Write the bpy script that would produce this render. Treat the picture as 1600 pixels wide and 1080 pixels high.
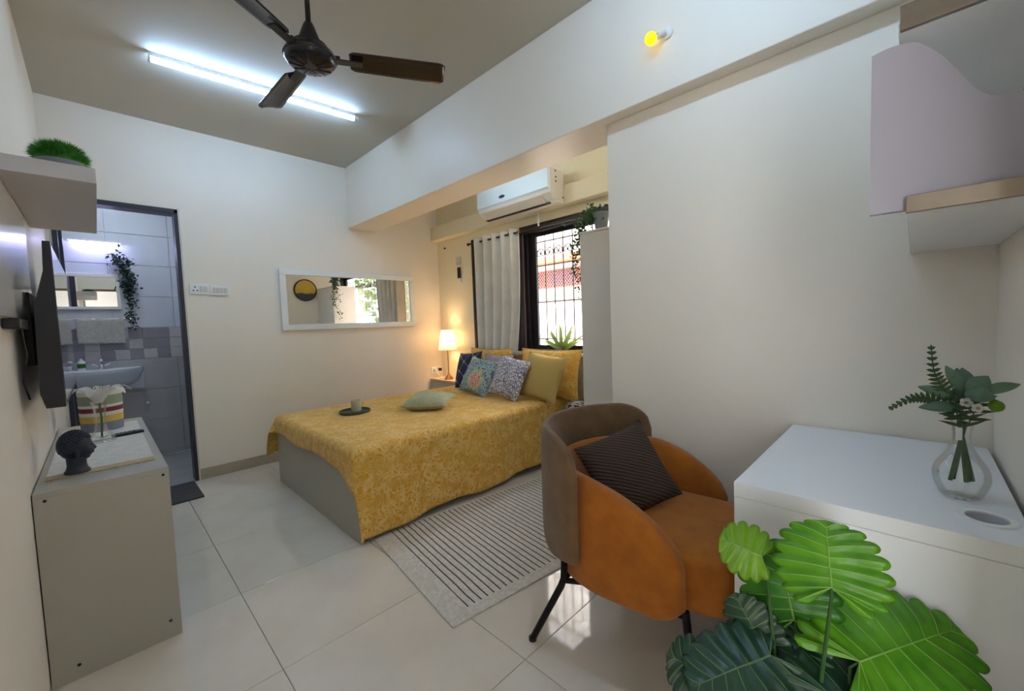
import bpy, bmesh, math, random
from math import sin, cos, pi, radians, sqrt, atan2, hypot
from mathutils import Vector, Matrix, Euler, noise

for o in list(bpy.data.objects): bpy.data.objects.remove(o)
SC = bpy.context.scene
COL = SC.collection
random.seed(7)

# ------------------------------------------------------------------ camera
cam_d = bpy.data.cameras.new('camera'); cam = bpy.data.objects.new('camera', cam_d); COL.objects.link(cam)
cam_d.sensor_fit = 'HORIZONTAL'; cam_d.sensor_width = 36.0; cam_d.lens = 36.0 * 637.445 / 1600.0
cam_d.clip_start = 0.02; cam_d.clip_end = 200
_F = Vector((0.71046212, 0.7012988, -0.05851125)); _R = Vector((0.70054576, -0.71270034, -0.03597026)); _U = Vector((0.06692689, 0.0154343, 0.9976385))
CAM = Vector((0.19168, 0.0, 1.20246))
cam.matrix_world = Matrix(((_R.x, _U.x, -_F.x, CAM.x), (_R.y, _U.y, -_F.y, CAM.y), (_R.z, _U.z, -_F.z, CAM.z), (0, 0, 0, 1)))
SC.camera = cam

# ------------------------------------------------------------------ world, sun, exposure
W = bpy.data.worlds.new('sky'); SC.world = W; W.use_nodes = True
W.node_tree.nodes['Background'].inputs[0].default_value = (0.88, 0.93, 1.0, 1)
W.node_tree.nodes['Background'].inputs[1].default_value = 4.2
sun_d = bpy.data.lights.new('sun', 'SUN'); sun_d.energy = 12; sun_d.angle = 0.02; sun_d.color = (1, 0.95, 0.86)
sun = bpy.data.objects.new('sun', sun_d); COL.objects.link(sun)
sun.rotation_euler = Vector((0.62, -0.12, -0.72)).to_track_quat('-Z', 'Y').to_euler()
SC.view_settings.view_transform = 'Standard'
try: SC.view_settings.look = 'None'
except Exception: pass
SC.view_settings.gamma = 1.0; SC.view_settings.use_curve_mapping = False
SC.view_settings.exposure = 1.27
TUBE_STRENGTH = 34.0
LAMP_WATTS = 5.2

# ------------------------------------------------------------------ dimensions (metres)
L = 4.149; H = 2.819; XB = 2.066; XB2 = 2.363; HB = 2.215; XW = 2.143; YW = 1.17; YN = -0.183; XWIN = 3.165

# ------------------------------------------------------------------ materials
def lin(c):
    c = c / 255.0
    return c / 12.92 if c <= 0.04045 else ((c + 0.055) / 1.055) ** 2.4
def rgb(r, g, b): return (lin(r), lin(g), lin(b), 1)
class NT:
    def __init__(s, name):
        s.m = bpy.data.materials.new(name); s.m.use_nodes = True
        s.t = s.m.node_tree; s.n = s.t.nodes; s.b = s.n['Principled BSDF']; s.out = s.n['Material Output']
    def node(s, t, **k):
        n = s.n.new(t)
        for a, v in k.items(): setattr(n, a, v)
        return n
    def link(s, a, b): s.t.links.new(a, b)
    def coord(s, kind='Object', scale=(1, 1, 1), rot=(0, 0, 0), loc=(0, 0, 0)):
        tc = s.node('ShaderNodeTexCoord'); mp = s.node('ShaderNodeMapping')
        mp.inputs['Scale'].default_value = scale; mp.inputs['Rotation'].default_value = rot; mp.inputs['Location'].default_value = loc
        s.link(tc.outputs[kind], mp.inputs[0]); return mp.outputs[0]
    def ramp(s, fac, stops, interp='LINEAR'):
        r = s.node('ShaderNodeValToRGB'); r.color_ramp.interpolation = interp
        while len(r.color_ramp.elements) < len(stops): r.color_ramp.elements.new(0.5)
        for e, (p, c) in zip(r.color_ramp.elements, stops): e.position = p; e.color = c
        s.link(fac, r.inputs[0]); return r.outputs[0]
    def math(s, op, a, b=None):
        n = s.node('ShaderNodeMath', operation=op)
        for i, v in enumerate((a, b)):
            if v is None: continue
            if isinstance(v, (int, float)): n.inputs[i].default_value = v
            else: s.link(v, n.inputs[i])
        return n.outputs[0]
    def mix(s, fac, a, b):
        n = s.node('ShaderNodeMix', data_type='RGBA')
        if isinstance(fac, (int, float)): n.inputs[0].default_value = fac
        else: s.link(fac, n.inputs[0])
        for i, v in ((6, a), (7, b)):
            if isinstance(v, tuple): n.inputs[i].default_value = v
            else: s.link(v, n.inputs[i])
        return n.outputs[2]
    def bump(s, h, strength=0.2, dist=0.01):
        b = s.node('ShaderNodeBump'); b.inputs['Strength'].default_value = strength; b.inputs['Distance'].default_value = dist
        s.link(h, b.inputs['Height']); s.link(b.outputs[0], s.b.inputs['Normal'])
    def noise(s, co, scale, detail=3, rough=0.5):
        n = s.node('ShaderNodeTexNoise'); n.inputs['Scale'].default_value = scale; n.inputs['Detail'].default_value = detail; n.inputs['Roughness'].default_value = rough
        s.link(co, n.inputs['Vector']); return n.outputs['Fac']
    def setc(s, c):
        if isinstance(c, tuple): s.b.inputs['Base Color'].default_value = c
        else: s.link(c, s.b.inputs['Base Color'])

def M(name, col, rough=0.5, metal=0.0, spec=0.5, var=0.06, nscale=6.0, bump=0.0, bscale=60.0, coat=0.0, sheen=0.0, trans=0.0, ior=1.45):
    t = NT(name); b = t.b
    b.inputs['Roughness'].default_value = rough; b.inputs['Metallic'].default_value = metal
    b.inputs['Specular IOR Level'].default_value = spec; b.inputs['Coat Weight'].default_value = coat
    b.inputs['Sheen Weight'].default_value = sheen; b.inputs['Transmission Weight'].default_value = trans; b.inputs['IOR'].default_value = ior
    co = t.coord()
    if var > 0:
        f = t.noise(co, nscale)
        lo = tuple(max(0, c * (1 - var)) for c in col[:3]) + (1,); hi = tuple(min(1, c * (1 + var)) for c in col[:3]) + (1,)
        t.setc(t.ramp(f, [(0.3, lo), (0.7, hi)]))
    else: t.setc(col)
    if bump > 0: t.bump(t.noise(co, bscale, 4), bump, 0.004)
    return t.m
def emis(name, col, strength):
    t = NT(name); t.setc(tuple(0.5 * c for c in col[:3]) + (1,)); t.b.inputs['Emission Color'].default_value = col; t.b.inputs['Emission Strength'].default_value = strength
    return t.m
def glassy(name, tint=(1, 1, 1, 1), gloss=0.06, rough=0.02):
    t = NT(name); tr = t.node('ShaderNodeBsdfTransparent'); tr.inputs[0].default_value = tint
    gl = t.node('ShaderNodeBsdfGlossy'); gl.inputs['Roughness'].default_value = rough
    lw = t.node('ShaderNodeLayerWeight'); lw.inputs[0].default_value = 0.25
    mx = t.node('ShaderNodeMixShader'); f = t.math('ADD', t.math('MULTIPLY', lw.outputs['Fresnel'], 0.45), gloss)
    t.link(f, mx.inputs[0]); t.link(tr.outputs[0], mx.inputs[1]); t.link(gl.outputs[0], mx.inputs[2]); t.link(mx.outputs[0], t.out.inputs[0])
    return t.m

m_wall = M('wall_paint', rgb(238, 228, 212), 0.42, var=0.02, nscale=2, bump=0.05, bscale=25, spec=0.4)
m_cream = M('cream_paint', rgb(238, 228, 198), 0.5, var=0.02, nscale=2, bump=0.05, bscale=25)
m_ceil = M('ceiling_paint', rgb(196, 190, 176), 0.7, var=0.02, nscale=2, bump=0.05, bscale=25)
m_skirt = M('skirting_tile', rgb(176, 164, 140), 0.35, var=0.05)
m_grout = M('tile_grout', rgb(140, 132, 120), 0.8, var=0.05)
m_black = M('black_aluminium', rgb(36, 31, 34), 0.35, var=0.05)
m_dframe = M('dark_door_frame', rgb(52, 52, 60), 0.4, var=0.05)
m_greylam = M('grey_laminate', rgb(176, 170, 154), 0.38, var=0.03, nscale=3)
m_whitelam = M('white_laminate', rgb(238, 239, 240), 0.22, var=0.01)
m_cabwhite = M('tall_cabinet_white', rgb(222, 216, 206), 0.45, var=0.02)
m_white = M('white_plastic', rgb(232, 232, 228), 0.35, var=0.015)
m_offwhite = M('offwhite_plastic', rgb(214, 208, 196), 0.4, var=0.02)
m_dark = M('dark_plastic', rgb(22, 22, 24), 0.4, var=0.05)
m_fan = M('fan_brown_enamel', rgb(36, 27, 27), 0.22, var=0.06, spec=0.6)
m_fan2 = M('fan_motor_enamel', rgb(24, 22, 27), 0.25, var=0.06, spec=0.6)
m_chrome = M('chrome', (0.85, 0.85, 0.86, 1), 0.12, metal=1, var=0.02)
m_steelstrip = M('brushed_metal_strip', rgb(140, 128, 114), 0.3, metal=0.8, var=0.08, nscale=30)
m_lilac = M('lilac_grey_laminate', rgb(166, 162, 172), 0.4, var=0.02)
m_pink = M('fixture_grey', rgb(205, 205, 212), 0.5, var=0.02)
m_brass = M('aged_brass', rgb(168, 118, 70), 0.3, metal=0.9, var=0.1)
m_wood = M('pale_wood', rgb(206, 186, 156), 0.5, var=0.08, nscale=12)
m_legs = M('black_metal_leg', rgb(28, 22, 22), 0.35, metal=0.5, var=0.05)

def m_floor_tile():
    t = NT('vitrified_tile'); co = t.coord(); f = t.noise(co, 3.0, 5, 0.6)
    t.setc(t.ramp(f, [(0.3, rgb(214, 204, 188)), (0.7, rgb(225, 216, 201))]))
    t.b.inputs['Roughness'].default_value = 0.06; t.b.inputs['Specular IOR Level'].default_value = 0.75
    return t.m
m_tile = m_floor_tile()
m_btile_hi = M('bath_tile_pale', rgb(200, 206, 216), 0.15, var=0.03)
m_btile_lo = M('bath_tile_grey', rgb(172, 172, 172), 0.2, var=0.05)
m_mosA = M('mosaic_light', rgb(190, 186, 186), 0.3, var=0.05)
m_mosB = M('mosaic_dark', rgb(140, 138, 144), 0.3, var=0.05)
m_mat = M('charcoal_mat', rgb(62, 62, 64), 0.6, var=0.12, nscale=20, bump=0.3, bscale=200)
m_mirror = M('mirror_silver', (0.9, 0.92, 0.9, 1), 0.01, metal=1, var=0)

def m_bedspread():
    t = NT('yellow_floral_cloth'); co = t.coord()
    def swirl(scale, amt):
        n = t.node('ShaderNodeTexNoise'); n.inputs['Scale'].default_value = scale; n.inputs['Detail'].default_value = 2
        t.link(co, n.inputs['Vector'])
        v = t.node('ShaderNodeVectorMath', operation='MULTIPLY_ADD'); t.link(n.outputs['Color'], v.inputs[0]); v.inputs[1].default_value = (amt,) * 3
        t.link(co, v.inputs[2]); return v.outputs[0]
    w = swirl(7, 0.14)
    vo = t.node('ShaderNodeTexVoronoi', feature='F1'); vo.inputs['Scale'].default_value = 9; t.link(w, vo.inputs['Vector'])
    rings = t.math('SINE', t.math('MULTIPLY', vo.outputs['Distance'], 42.0))
    vo2 = t.node('ShaderNodeTexVoronoi', feature='DISTANCE_TO_EDGE'); vo2.inputs['Scale'].default_value = 30; t.link(w, vo2.inputs['Vector'])
    e2 = t.math('LESS_THAN', vo2.outputs['Distance'], 0.11)
    r1 = t.math('GREATER_THAN', rings, 0.35)
    nz = t.noise(co, 16, 3); gate = t.ramp(nz, [(0.42, (0, 0, 0, 1)), (0.58, (1, 1, 1, 1))])
    f = t.math('MAXIMUM', t.math('MULTIPLY', r1, 0.75), t.math('MULTIPLY', e2, 0.6))
    f = t.math('MULTIPLY', f, t.math('ADD', t.math('MULTIPLY', gate, 0.6), 0.35))
    base = t.ramp(t.noise(co, 4, 3), [(0.3, rgb(212, 148, 24)), (0.7, rgb(226, 170, 50))])
    t.setc(t.mix(f, base, rgb(240, 210, 136)))
    t.b.inputs['Roughness'].default_value = 0.85; t.b.inputs['Sheen Weight'].default_value = 0.15
    t.bump(t.noise(co, 400, 2), 0.1, 0.002)
    return t.m
m_bed = m_bedspread()
m_bedunder = M('cloth_reverse', rgb(214, 196, 160), 0.9, var=0.05)

def m_rug():
    t = NT('striped_rug'); co = t.coord('Object')
    sx = t.node('ShaderNodeSeparateXYZ'); t.link(co, sx.inputs[0])
    x = sx.outputs['X']; y = sx.outputs['Y']
    wob = t.math('MULTIPLY', t.math('SUBTRACT', t.noise(co, 6, 2), 0.5), 0.012)
    ph = t.math('FRACT', t.math('MULTIPLY', t.math('ADD', x, wob), 1 / 0.0345))
    st = t.math('LESS_THAN', ph, 0.2)
    inx = t.math('GREATER_THAN', x, 0.105); iny = t.math('GREATER_THAN', y, 0.06); iny2 = t.math('LESS_THAN', y, 0.90)
    f = t.math('MULTIPLY', t.math('MULTIPLY', st, inx), t.math('MULTIPLY', iny, iny2))
    base = t.ramp(t.noise(co, 60, 3), [(0.3, rgb(196, 188, 174)), (0.7, rgb(218, 211, 198))])
    t.setc(t.mix(f, base, rgb(78, 68, 60))); t.b.inputs['Roughness'].default_value = 0.95
    t.bump(t.noise(co, 250, 3), 0.4, 0.004); return t.m
m_rugm = m_rug()

def fabric(name, c1, c2, scale=30, bump=0.3, bscale=300, rough=0.9):
    t = NT(name); co = t.coord(); f = t.noise(co, scale, 4, 0.6)
    t.setc(t.ramp(f, [(0.35, c1), (0.65, c2)])); t.b.inputs['Roughness'].default_value = rough; t.b.inputs['Sheen Weight'].default_value = 0.15
    t.bump(t.noise(co, bscale, 2), bump, 0.002); return t.m
m_orange = fabric('ochre_fabric', rgb(158, 88, 10), rgb(176, 102, 18), 12, 0.2, 500)
m_brown = fabric('brown_fabric', rgb(106, 80, 52), rgb(120, 92, 62), 12, 0.2, 500)
m_sage = fabric('sage_fabric', rgb(166, 166, 128), rgb(184, 182, 146), 20, 0.2, 500)
m_curtain = fabric('pale_curtain_cloth', rgb(214, 208, 196), rgb(226, 221, 210), 6, 0.1, 400)
m_darkcurt = fabric('dark_sheer', rgb(70, 56, 60), rgb(82, 66, 68), 6, 0.1, 400)
m_runner = fabric('runner_cloth', rgb(208, 202, 192), rgb(224, 219, 210), 40, 0.3, 200)
m_runnertan = fabric('runner_border', rgb(186, 158, 108), rgb(202, 176, 130), 60, 0.3, 300)
m_towel = fabric('beige_towel', rgb(176, 170, 158), rgb(194, 188, 176), 40, 0.5, 200)

def m_knit():
    t = NT('brown_knit'); co = t.coord('Object', rot=(0, 0, 0.6))
    w = t.node('ShaderNodeTexWave'); w.inputs['Scale'].default_value = 26; w.inputs['Distortion'].default_value = 1.2; w.inputs['Detail'].default_value = 1
    t.link(co, w.inputs['Vector']); t.setc(t.ramp(w.outputs['Fac'], [(0.2, rgb(52, 40, 32)), (0.8, rgb(84, 66, 52))]))
    t.b.inputs['Roughness'].default_value = 0.95; t.bump(w.outputs['Fac'], 0.8, 0.006); return t.m
m_knitm = m_knit()
def m_navy():
    t = NT('navy_lattice_print'); co = t.coord('Object', rot=(0, 0, radians(30)))
    sx = t.node('ShaderNodeSeparateXYZ'); t.link(co, sx.inputs[0])
    fs = []
    ds = []
    for a in ('X', 'Y'):
        fr = t.math('ABSOLUTE', t.math('SUBTRACT', t.math('FRACT', t.math('MULTIPLY', sx.outputs[a], 1 / 0.115)), 0.5))
        fs.append(t.math('LESS_THAN', fr, 0.035)); ds.append(t.math('LESS_THAN', fr, 0.10))
    f = t.math('MAXIMUM', t.math('MULTIPLY', t.math('MAXIMUM', *fs), 0.35), t.math('MULTIPLY', t.math('MULTIPLY', *ds), 0.75))
    t.setc(t.mix(f, rgb(34, 44, 74), rgb(196, 206, 214))); t.b.inputs['Roughness'].default_value = 0.9; return t.m
def m_flower():
    t = NT('dahlia_print'); co = t.coord('Object')
    sx = t.node('ShaderNodeSeparateXYZ'); t.link(co, sx.inputs[0])
    dx = t.math('SUBTRACT', sx.outputs['X'], 0.03); dy = t.math('ADD', sx.outputs['Y'], 0.05)
    r = t.math('SQRT', t.math('ADD', t.math('MULTIPLY', dx, dx), t.math('MULTIPLY', dy, dy)))
    vo = t.node('ShaderNodeTexVoronoi'); vo.inputs['Scale'].default_value = 55; t.link(co, vo.inputs['Vector'])
    spots = t.math('GREATER_THAN', vo.outputs['Distance'], 0.42)
    rr = t.math('ADD', r, t.math('MULTIPLY', t.noise(co, 20, 2), 0.03))
    ring = t.ramp(t.math('MULTIPLY', rr, 3.2), [(0.0, rgb(206, 84, 74)), (0.24, rgb(214, 98, 84)), (0.27, rgb(176, 180, 92)), (0.40, rgb(72, 110, 118)), (0.55, rgb(70, 118, 138)), (0.78, rgb(60, 92, 116)), (0.95, rgb(196, 190, 110))])
    t.setc(t.mix(t.math('MULTIPLY', spots, 0.5), ring, rgb(214, 216, 198))); t.b.inputs['Roughness'].default_value = 0.9; return t.m
def m_grains():
    t = NT('grey_grain_print'); co = t.coord('Object', scale=(1, 0.55, 1), rot=(0, 0, 0.5))
    vo = t.node('ShaderNodeTexVoronoi', feature='DISTANCE_TO_EDGE'); vo.inputs['Scale'].default_value = 62; t.link(co, vo.inputs['Vector'])
    t.setc(t.ramp(vo.outputs['Distance'], [(0.08, rgb(120, 116, 134)), (0.2, rgb(226, 222, 220))])); t.b.inputs['Roughness'].default_value = 0.9; return t.m
def m_stripe(name, c1, c2, scale, rot=0.0):
    t = NT(name); co = t.coord('Object', rot=(0, 0, rot)); w = t.node('ShaderNodeTexWave'); w.inputs['Scale'].default_value = scale; w.inputs['Distortion'].default_value = 0.6
    t.link(co, w.inputs['Vector']); t.setc(t.ramp(w.outputs['Fac'], [(0.3, c1), (0.7, c2)])); t.b.inputs['Roughness'].default_value = 0.9; t.bump(w.outputs['Fac'], 0.3, 0.003); return t.m
def m_leafprint():
    t = NT('leaf_print'); co = t.coord('Object', scale=(1, 1, 0.45)); vo = t.node('ShaderNodeTexVoronoi'); vo.inputs['Scale'].default_value = 14; vo.inputs['Randomness'].default_value = 0.9
    t.link(co, vo.inputs['Vector']); w = t.node('ShaderNodeTexWave'); w.inputs['Scale'].default_value = 11; w.inputs['Distortion'].default_value = 9; t.link(co, w.inputs['Vector'])
    f = t.math('MULTIPLY', t.math('LESS_THAN', vo.outputs['Distance'], 0.60), t.math('GREATER_THAN', w.outputs['Fac'], 0.3))
    t.setc(t.mix(f, rgb(206, 200, 194), rgb(34, 42, 34))); t.b.inputs['Roughness'].default_value = 0.9; return t.m
def leafmat(name, c1, c2, rough=0.4, scale=14, trans=0.25):
    t = NT(name); co = t.coord(); f = t.noise(co, scale, 3)
    c = t.ramp(f, [(0.3, c1), (0.7, c2)]); t.setc(c); t.b.inputs['Roughness'].default_value = rough
    tl = t.node('ShaderNodeBsdfTranslucent'); t.link(c, tl.inputs[0]); mx = t.node('ShaderNodeMixShader'); mx.inputs[0].default_value = trans
    t.link(t.b.outputs[0], mx.inputs[1]); t.link(tl.outputs[0], mx.inputs[2]); t.link(mx.outputs[0], t.out.inputs[0]); return t.m
m_leafL = leafmat('bright_leaf', rgb(66, 132, 8), rgb(102, 166, 22), 0.38)
m_leafM = leafmat('mid_leaf', rgb(40, 108, 26), rgb(66, 136, 34), 0.4)
m_leafY = leafmat('yellow_green_leaf', rgb(96, 144, 16), rgb(120, 168, 30), 0.4)
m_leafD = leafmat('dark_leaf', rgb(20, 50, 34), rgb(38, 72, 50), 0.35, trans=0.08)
m_vein = leafmat('leaf_vein', rgb(120, 172, 66), rgb(138, 186, 80), 0.5)
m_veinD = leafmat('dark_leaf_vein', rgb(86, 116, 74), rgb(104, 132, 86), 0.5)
m_stem = M('green_stem', rgb(46, 82, 34), 0.5, var=0.15)
m_euc = leafmat('eucalyptus_leaf', rgb(84, 116, 92), rgb(116, 144, 116), 0.6)
m_fern = leafmat('fern_leaf', rgb(50, 72, 44), rgb(74, 98, 58), 0.6)
m_vine = leafmat('vine_leaf', rgb(40, 74, 44), rgb(72, 108, 64), 0.5)
m_grass = leafmat('grass_green', rgb(40, 110, 20), rgb(84, 164, 40), 0.6)
m_aloe = leafmat('aloe_leaf', rgb(120, 158, 72), rgb(186, 202, 120), 0.5)
m_glass = glassy('clear_glass', (0.985, 0.992, 0.988, 1), 0.02)
m_pane = glassy('window_glass', (0.97, 0.98, 0.98, 1), 0.03)

# ------------------------------------------------------------------ mesh builder
class MB:
    def __init__(s): s.v = []; s.f = []; s.mi = []; s.cur = 0
    def add(s, vs, fs):
        k = len(s.v); s.v += [tuple(v) for v in vs]
        for f in fs: s.f.append(tuple(i + k for i in f)); s.mi.append(s.cur)
        return s
    def box(s, lo, hi, bev=0.0, seg=2, rot=None, org=None):
        bm = bmesh.new(); bmesh.ops.create_cube(bm, size=1)
        for v in bm.verts: v.co = Vector([lo[i] + (v.co[i] + 0.5) * (hi[i] - lo[i]) for i in range(3)])
        if bev > 0: bmesh.ops.bevel(bm, geom=list(bm.edges), offset=bev, segments=seg, affect='EDGES', profile=0.5)
        return s.frombm(bm, rot, org)
    def frombm(s, bm, rot=None, org=None):
        bm.verts.index_update(); vs = [v.co.copy() for v in bm.verts]
        if rot is not None:
            c = Vector(org) if org is not None else Vector((0, 0, 0)); vs = [rot @ (v - c) + c for v in vs]
        fs = [[v.index for v in f.verts] for f in bm.faces]; bm.free(); return s.add(vs, fs)
    def tube(s, pts, r, n=8, caps=True, radii=None):
        pts = [Vector(p) for p in pts]; rings = []; up = None
        for i, p in enumerate(pts):
            d = (pts[min(i + 1, len(pts) - 1)] - pts[max(i - 1, 0)]).normalized()
            if up is None: up = d.orthogonal().normalized()
            up = (up - d * up.dot(d)); up = up.normalized() if up.length > 1e-6 else d.orthogonal().normalized()
            w = d.cross(up); rr = radii[i] if radii else r
            rings.append([p + (up * cos(2 * pi * k / n) + w * sin(2 * pi * k / n)) * rr for k in range(n)])
        vs = [v for rg in rings for v in rg]; fs = []
        for i in range(len(pts) - 1):
            for k in range(n): fs.append((i * n + k, i * n + (k + 1) % n, (i + 1) * n + (k + 1) % n, (i + 1) * n + k))
        if caps: fs.append(tuple(range(n - 1, -1, -1))); fs.append(tuple((len(pts) - 1) * n + k for k in range(n)))
        return s.add(vs, fs)
    def lathe(s, prof, c=(0, 0, 0), n=24, caps=True, mids=None):
        vs = []; fs = []
        for (r, z) in prof:
            for k in range(n): vs.append((c[0] + r * cos(2 * pi * k / n), c[1] + r * sin(2 * pi * k / n), c[2] + z))
        base = len(s.v); s.v += vs
        for i in range(len(prof) - 1):
            for k in range(n):
                s.f.append(tuple(base + q for q in (i * n + k, i * n + (k + 1) % n, (i + 1) * n + (k + 1) % n, (i + 1) * n + k))); s.mi.append(mids[i] if mids else s.cur)
        if caps:
            if prof[0][0] > 1e-5: s.f.append(tuple(base + k for k in range(n - 1, -1, -1))); s.mi.append(mids[0] if mids else s.cur)
            if prof[-1][0] > 1e-5: s.f.append(tuple(base + (len(prof) - 1) * n + k for k in range(n))); s.mi.append(mids[-1] if mids else s.cur)
        return s
    def grid(s, fn, nu, nv, closed_u=False):
        vs = [fn(i / nu, j / nv) for i in range(nu + (0 if closed_u else 1)) for j in range(nv + 1)]; fs = []
        NU = nu if closed_u else nu + 1
        for i in range(nu):
            for j in range(nv):
                a = i * (nv + 1) + j; b = ((i + 1) % NU) * (nv + 1) + j; fs.append((a, b, b + 1, a + 1))
        return s.add(vs, fs)
    def sphere(s, c, r, n=12, m=8, sc=(1, 1, 1)):
        prof = [(r * sin(pi * i / m), -r * cos(pi * i / m)) for i in range(m + 1)]
        k = len(s.v); s.lathe([(max(a, 1e-6), b) for a, b in prof], (0, 0, 0), n, caps=False)
        for i in range(k, len(s.v)): v = s.v[i]; s.v[i] = (c[0] + v[0] * sc[0], c[1] + v[1] * sc[1], c[2] + v[2] * sc[2])
        return s
    def xf(s, mtx):
        s.v = [tuple(mtx @ Vector(v)) for v in s.v]; return s
    def build(s, name, mats, parent=None, smooth=False, origin=None, local=False):
        me = bpy.data.meshes.new(name)
        off = Vector(origin) if origin is not None else Vector((0, 0, 0))
        me.from_pydata([tuple(Vector(v) - off) for v in s.v], [], s.f)
        if not isinstance(mats, (list, tuple)): mats = [mats]
        for m in mats: me.materials.append(m)
        if len(mats) > 1: me.polygons.foreach_set('material_index', s.mi)
        bm = bmesh.new(); bm.from_mesh(me); bmesh.ops.remove_doubles(bm, verts=bm.verts, dist=1e-6); bmesh.ops.recalc_face_normals(bm, faces=bm.faces); bm.to_mesh(me); bm.free()
        if smooth:
            for p in me.polygons: p.use_smooth = True
            try: me.set_sharp_from_angle(angle=radians(smooth if smooth > 1 else 40))
            except Exception: pass
        o = bpy.data.objects.new(name, me); COL.objects.link(o); o.location = off
        if parent is not None:
            o.parent = parent
            if not local: o.matrix_parent_inverse = parent_world(parent).inverted()
        return o
def parent_world(p):
    m = p.matrix_basis.copy()
    while p.parent is not None: m = p.parent.matrix_basis @ p.matrix_parent_inverse @ m; p = p.parent
    return m
def tag(o, label, cat, group=None):
    o['label'] = label; o['category'] = cat
    if group: o['group'] = group
    return o
def thing(name, label, cat, loc=(0, 0, 0), rz=0, group=None):
    o = bpy.data.objects.new(name, None); COL.objects.link(o); o.empty_display_size = 0.05
    o.location = loc; o.rotation_euler = (0, 0, rz); return tag(o, label, cat, group)
def struct(o, label=None):
    o['kind'] = 'structure'
    if label: o['label'] = label
    return o
def subsurf(o, lv=2):
    m = o.modifiers.new('subsurf', 'SUBSURF'); m.levels = lv; m.render_levels = lv; return o
def frame(org, x, y):
    x = Vector(x).normalized(); y = Vector(y); y = (y - x * x.dot(y)).normalized(); z = x.cross(y); o = Vector(org)
    return Matrix(((x.x, y.x, z.x, o.x), (x.y, y.y, z.y, o.y), (x.z, y.z, z.z, o.z), (0, 0, 0, 1)))
def B(lo, hi, bev=0.0, seg=2): return MB().box(lo, hi, bev, seg)

# ================================================================== SETTING
T = 0.13
floor = struct(B((-0.15, YN - 0.15, -0.12), (XWIN + 0.13, L + 0.02, -0.012)).build('floor', m_grout), 'beige vitrified tiled floor with thin grout joints')
G = 0.0009
tx = [0.575 - 0.608] + [0.575 + 0.608 * k for k in range(0, 6)]; ty = [0.360 - 0.608] + [0.360 + 0.608 * k for k in range(0, 8)]
meshes = {}
for i in range(len(tx) - 1):
    for j in range(len(ty) - 1):
        a, b = max(tx[i], 0.0), min(tx[i + 1], XWIN); c, d = max(ty[j], YN), min(ty[j + 1], L)
        if b - a < 0.03 or d - c < 0.03: continue
        if a > XW - 0.35 and a >= XW and d <= YW: continue
        key = (round(b - a, 4), round(d - c, 4))
        if key in meshes:
            o = bpy.data.objects.new('tile', meshes[key]); COL.objects.link(o); o.location = ((a + b) / 2, (c + d) / 2, 0); o.parent = floor
        else:
            o = B((-(b - a) / 2 + G, -(d - c) / 2 + G, -0.012), ((b - a) / 2 - G, (d - c) / 2 - G, 0), 0.0012, 1).build('tile', m_tile, floor, local=True); o.location = ((a + b) / 2, (c + d) / 2, 0)
            meshes[key] = o.data
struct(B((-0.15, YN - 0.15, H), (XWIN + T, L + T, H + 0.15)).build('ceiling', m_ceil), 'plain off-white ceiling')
struct(B((-0.15, YN - 0.15, 0), (0, L, H)).build('wall_left', m_wall), 'pale cream painted left wall')
w = MB(); EX0, EX1, EH = 0.05, 0.93, 2.08
w.box((0, YN - 0.15, 0), (EX0, YN, H)); w.box((EX1, YN - 0.15, 0), (XW, YN, H)); w.box((EX0, YN - 0.15, EH), (EX1, YN, H))
struct(w.build('wall_near', m_wall), 'pale painted wall beside the desk')
en = bpy.data.objects.new('door_2', None); COL.objects.link(en); struct(en, 'open entrance doorway at the desk end of the room'); en.location = ((EX0 + EX1) / 2, YN, 0)
for lo, hi, nm in (((EX0, YN - 0.15, 0), (EX0 + 0.03, YN, EH), 'door_jamb'), ((EX1 - 0.03, YN - 0.15, 0), (EX1, YN, EH), 'door_jamb'), ((EX0 + 0.03, YN - 0.15, EH - 0.03), (EX1 - 0.03, YN, EH), 'door_head')): B(lo, hi, 0.003).build(nm, M('brown_door_frame', rgb(96, 74, 56), 0.5, var=0.1) if nm == 'door_head' else m_skirt, en)
struct(B((-2.5, YN - 3.6, -0.10), (3.2, YN - 0.15, -0.02)).build('floor_landing', M('landing_floor', rgb(152, 138, 116), 0.7, var=0.06)), 'beige landing floor outside the entrance')
struct(B((-2.5, YN - 2.3, -0.10), (3.2, YN - 2.15, 2.75)).build('wall_landing_blocker', M('landing_blocker_wall', rgb(160, 156, 150), 0.8, var=0.03)), 'unseen wall added outside the entrance to dim its daylight')  # unseen wall added to cut the daylight entering the doorway
struct(B((-2.5, YN - 2.3, 2.65), (3.2, YN - 0.15, 2.75)).build('ceiling_landing_blocker', M('landing_blocker_ceiling', rgb(140, 140, 138), 0.8, var=0.03)), 'unseen ceiling added outside the entrance to block sky light')  # unseen slab added overhead to keep sky light off the doorway
struct(B((XW, YN - 0.15, 0), (XWIN + T, YW, HB), 0.004).build('wall_right', m_wall), 'large blank pale grey-white right wall')
w = MB(); DX0, DX1, DH = 0.022, 0.697, 2.175
w.box((-0.85, L, 0), (DX0, L + 0.12, H)); w.box((DX1, L, 0), (XWIN + T, L + 0.12, H)); w.box((DX0, L, DH), (DX1, L + 0.12, H))
struct(w.build('wall_back', m_wall), 'pale back wall with the bathroom doorway')
WY0, WY1, WZ0, WZ1 = 1.25, 3.514, 0.90, 2.118
w = MB(); w.box((XWIN, WY1, 0), (XWIN + T, L, H)); w.box((XWIN, YW, 0), (XWIN + T, WY0, H)); w.box((XWIN, WY0, 0), (XWIN + T, WY1, WZ0)); w.box((XWIN, WY0, WZ1), (XWIN + T, WY1, H))
struct(w.build('wall_window', m_cream), 'cream window wall of the bed alcove')
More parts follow.
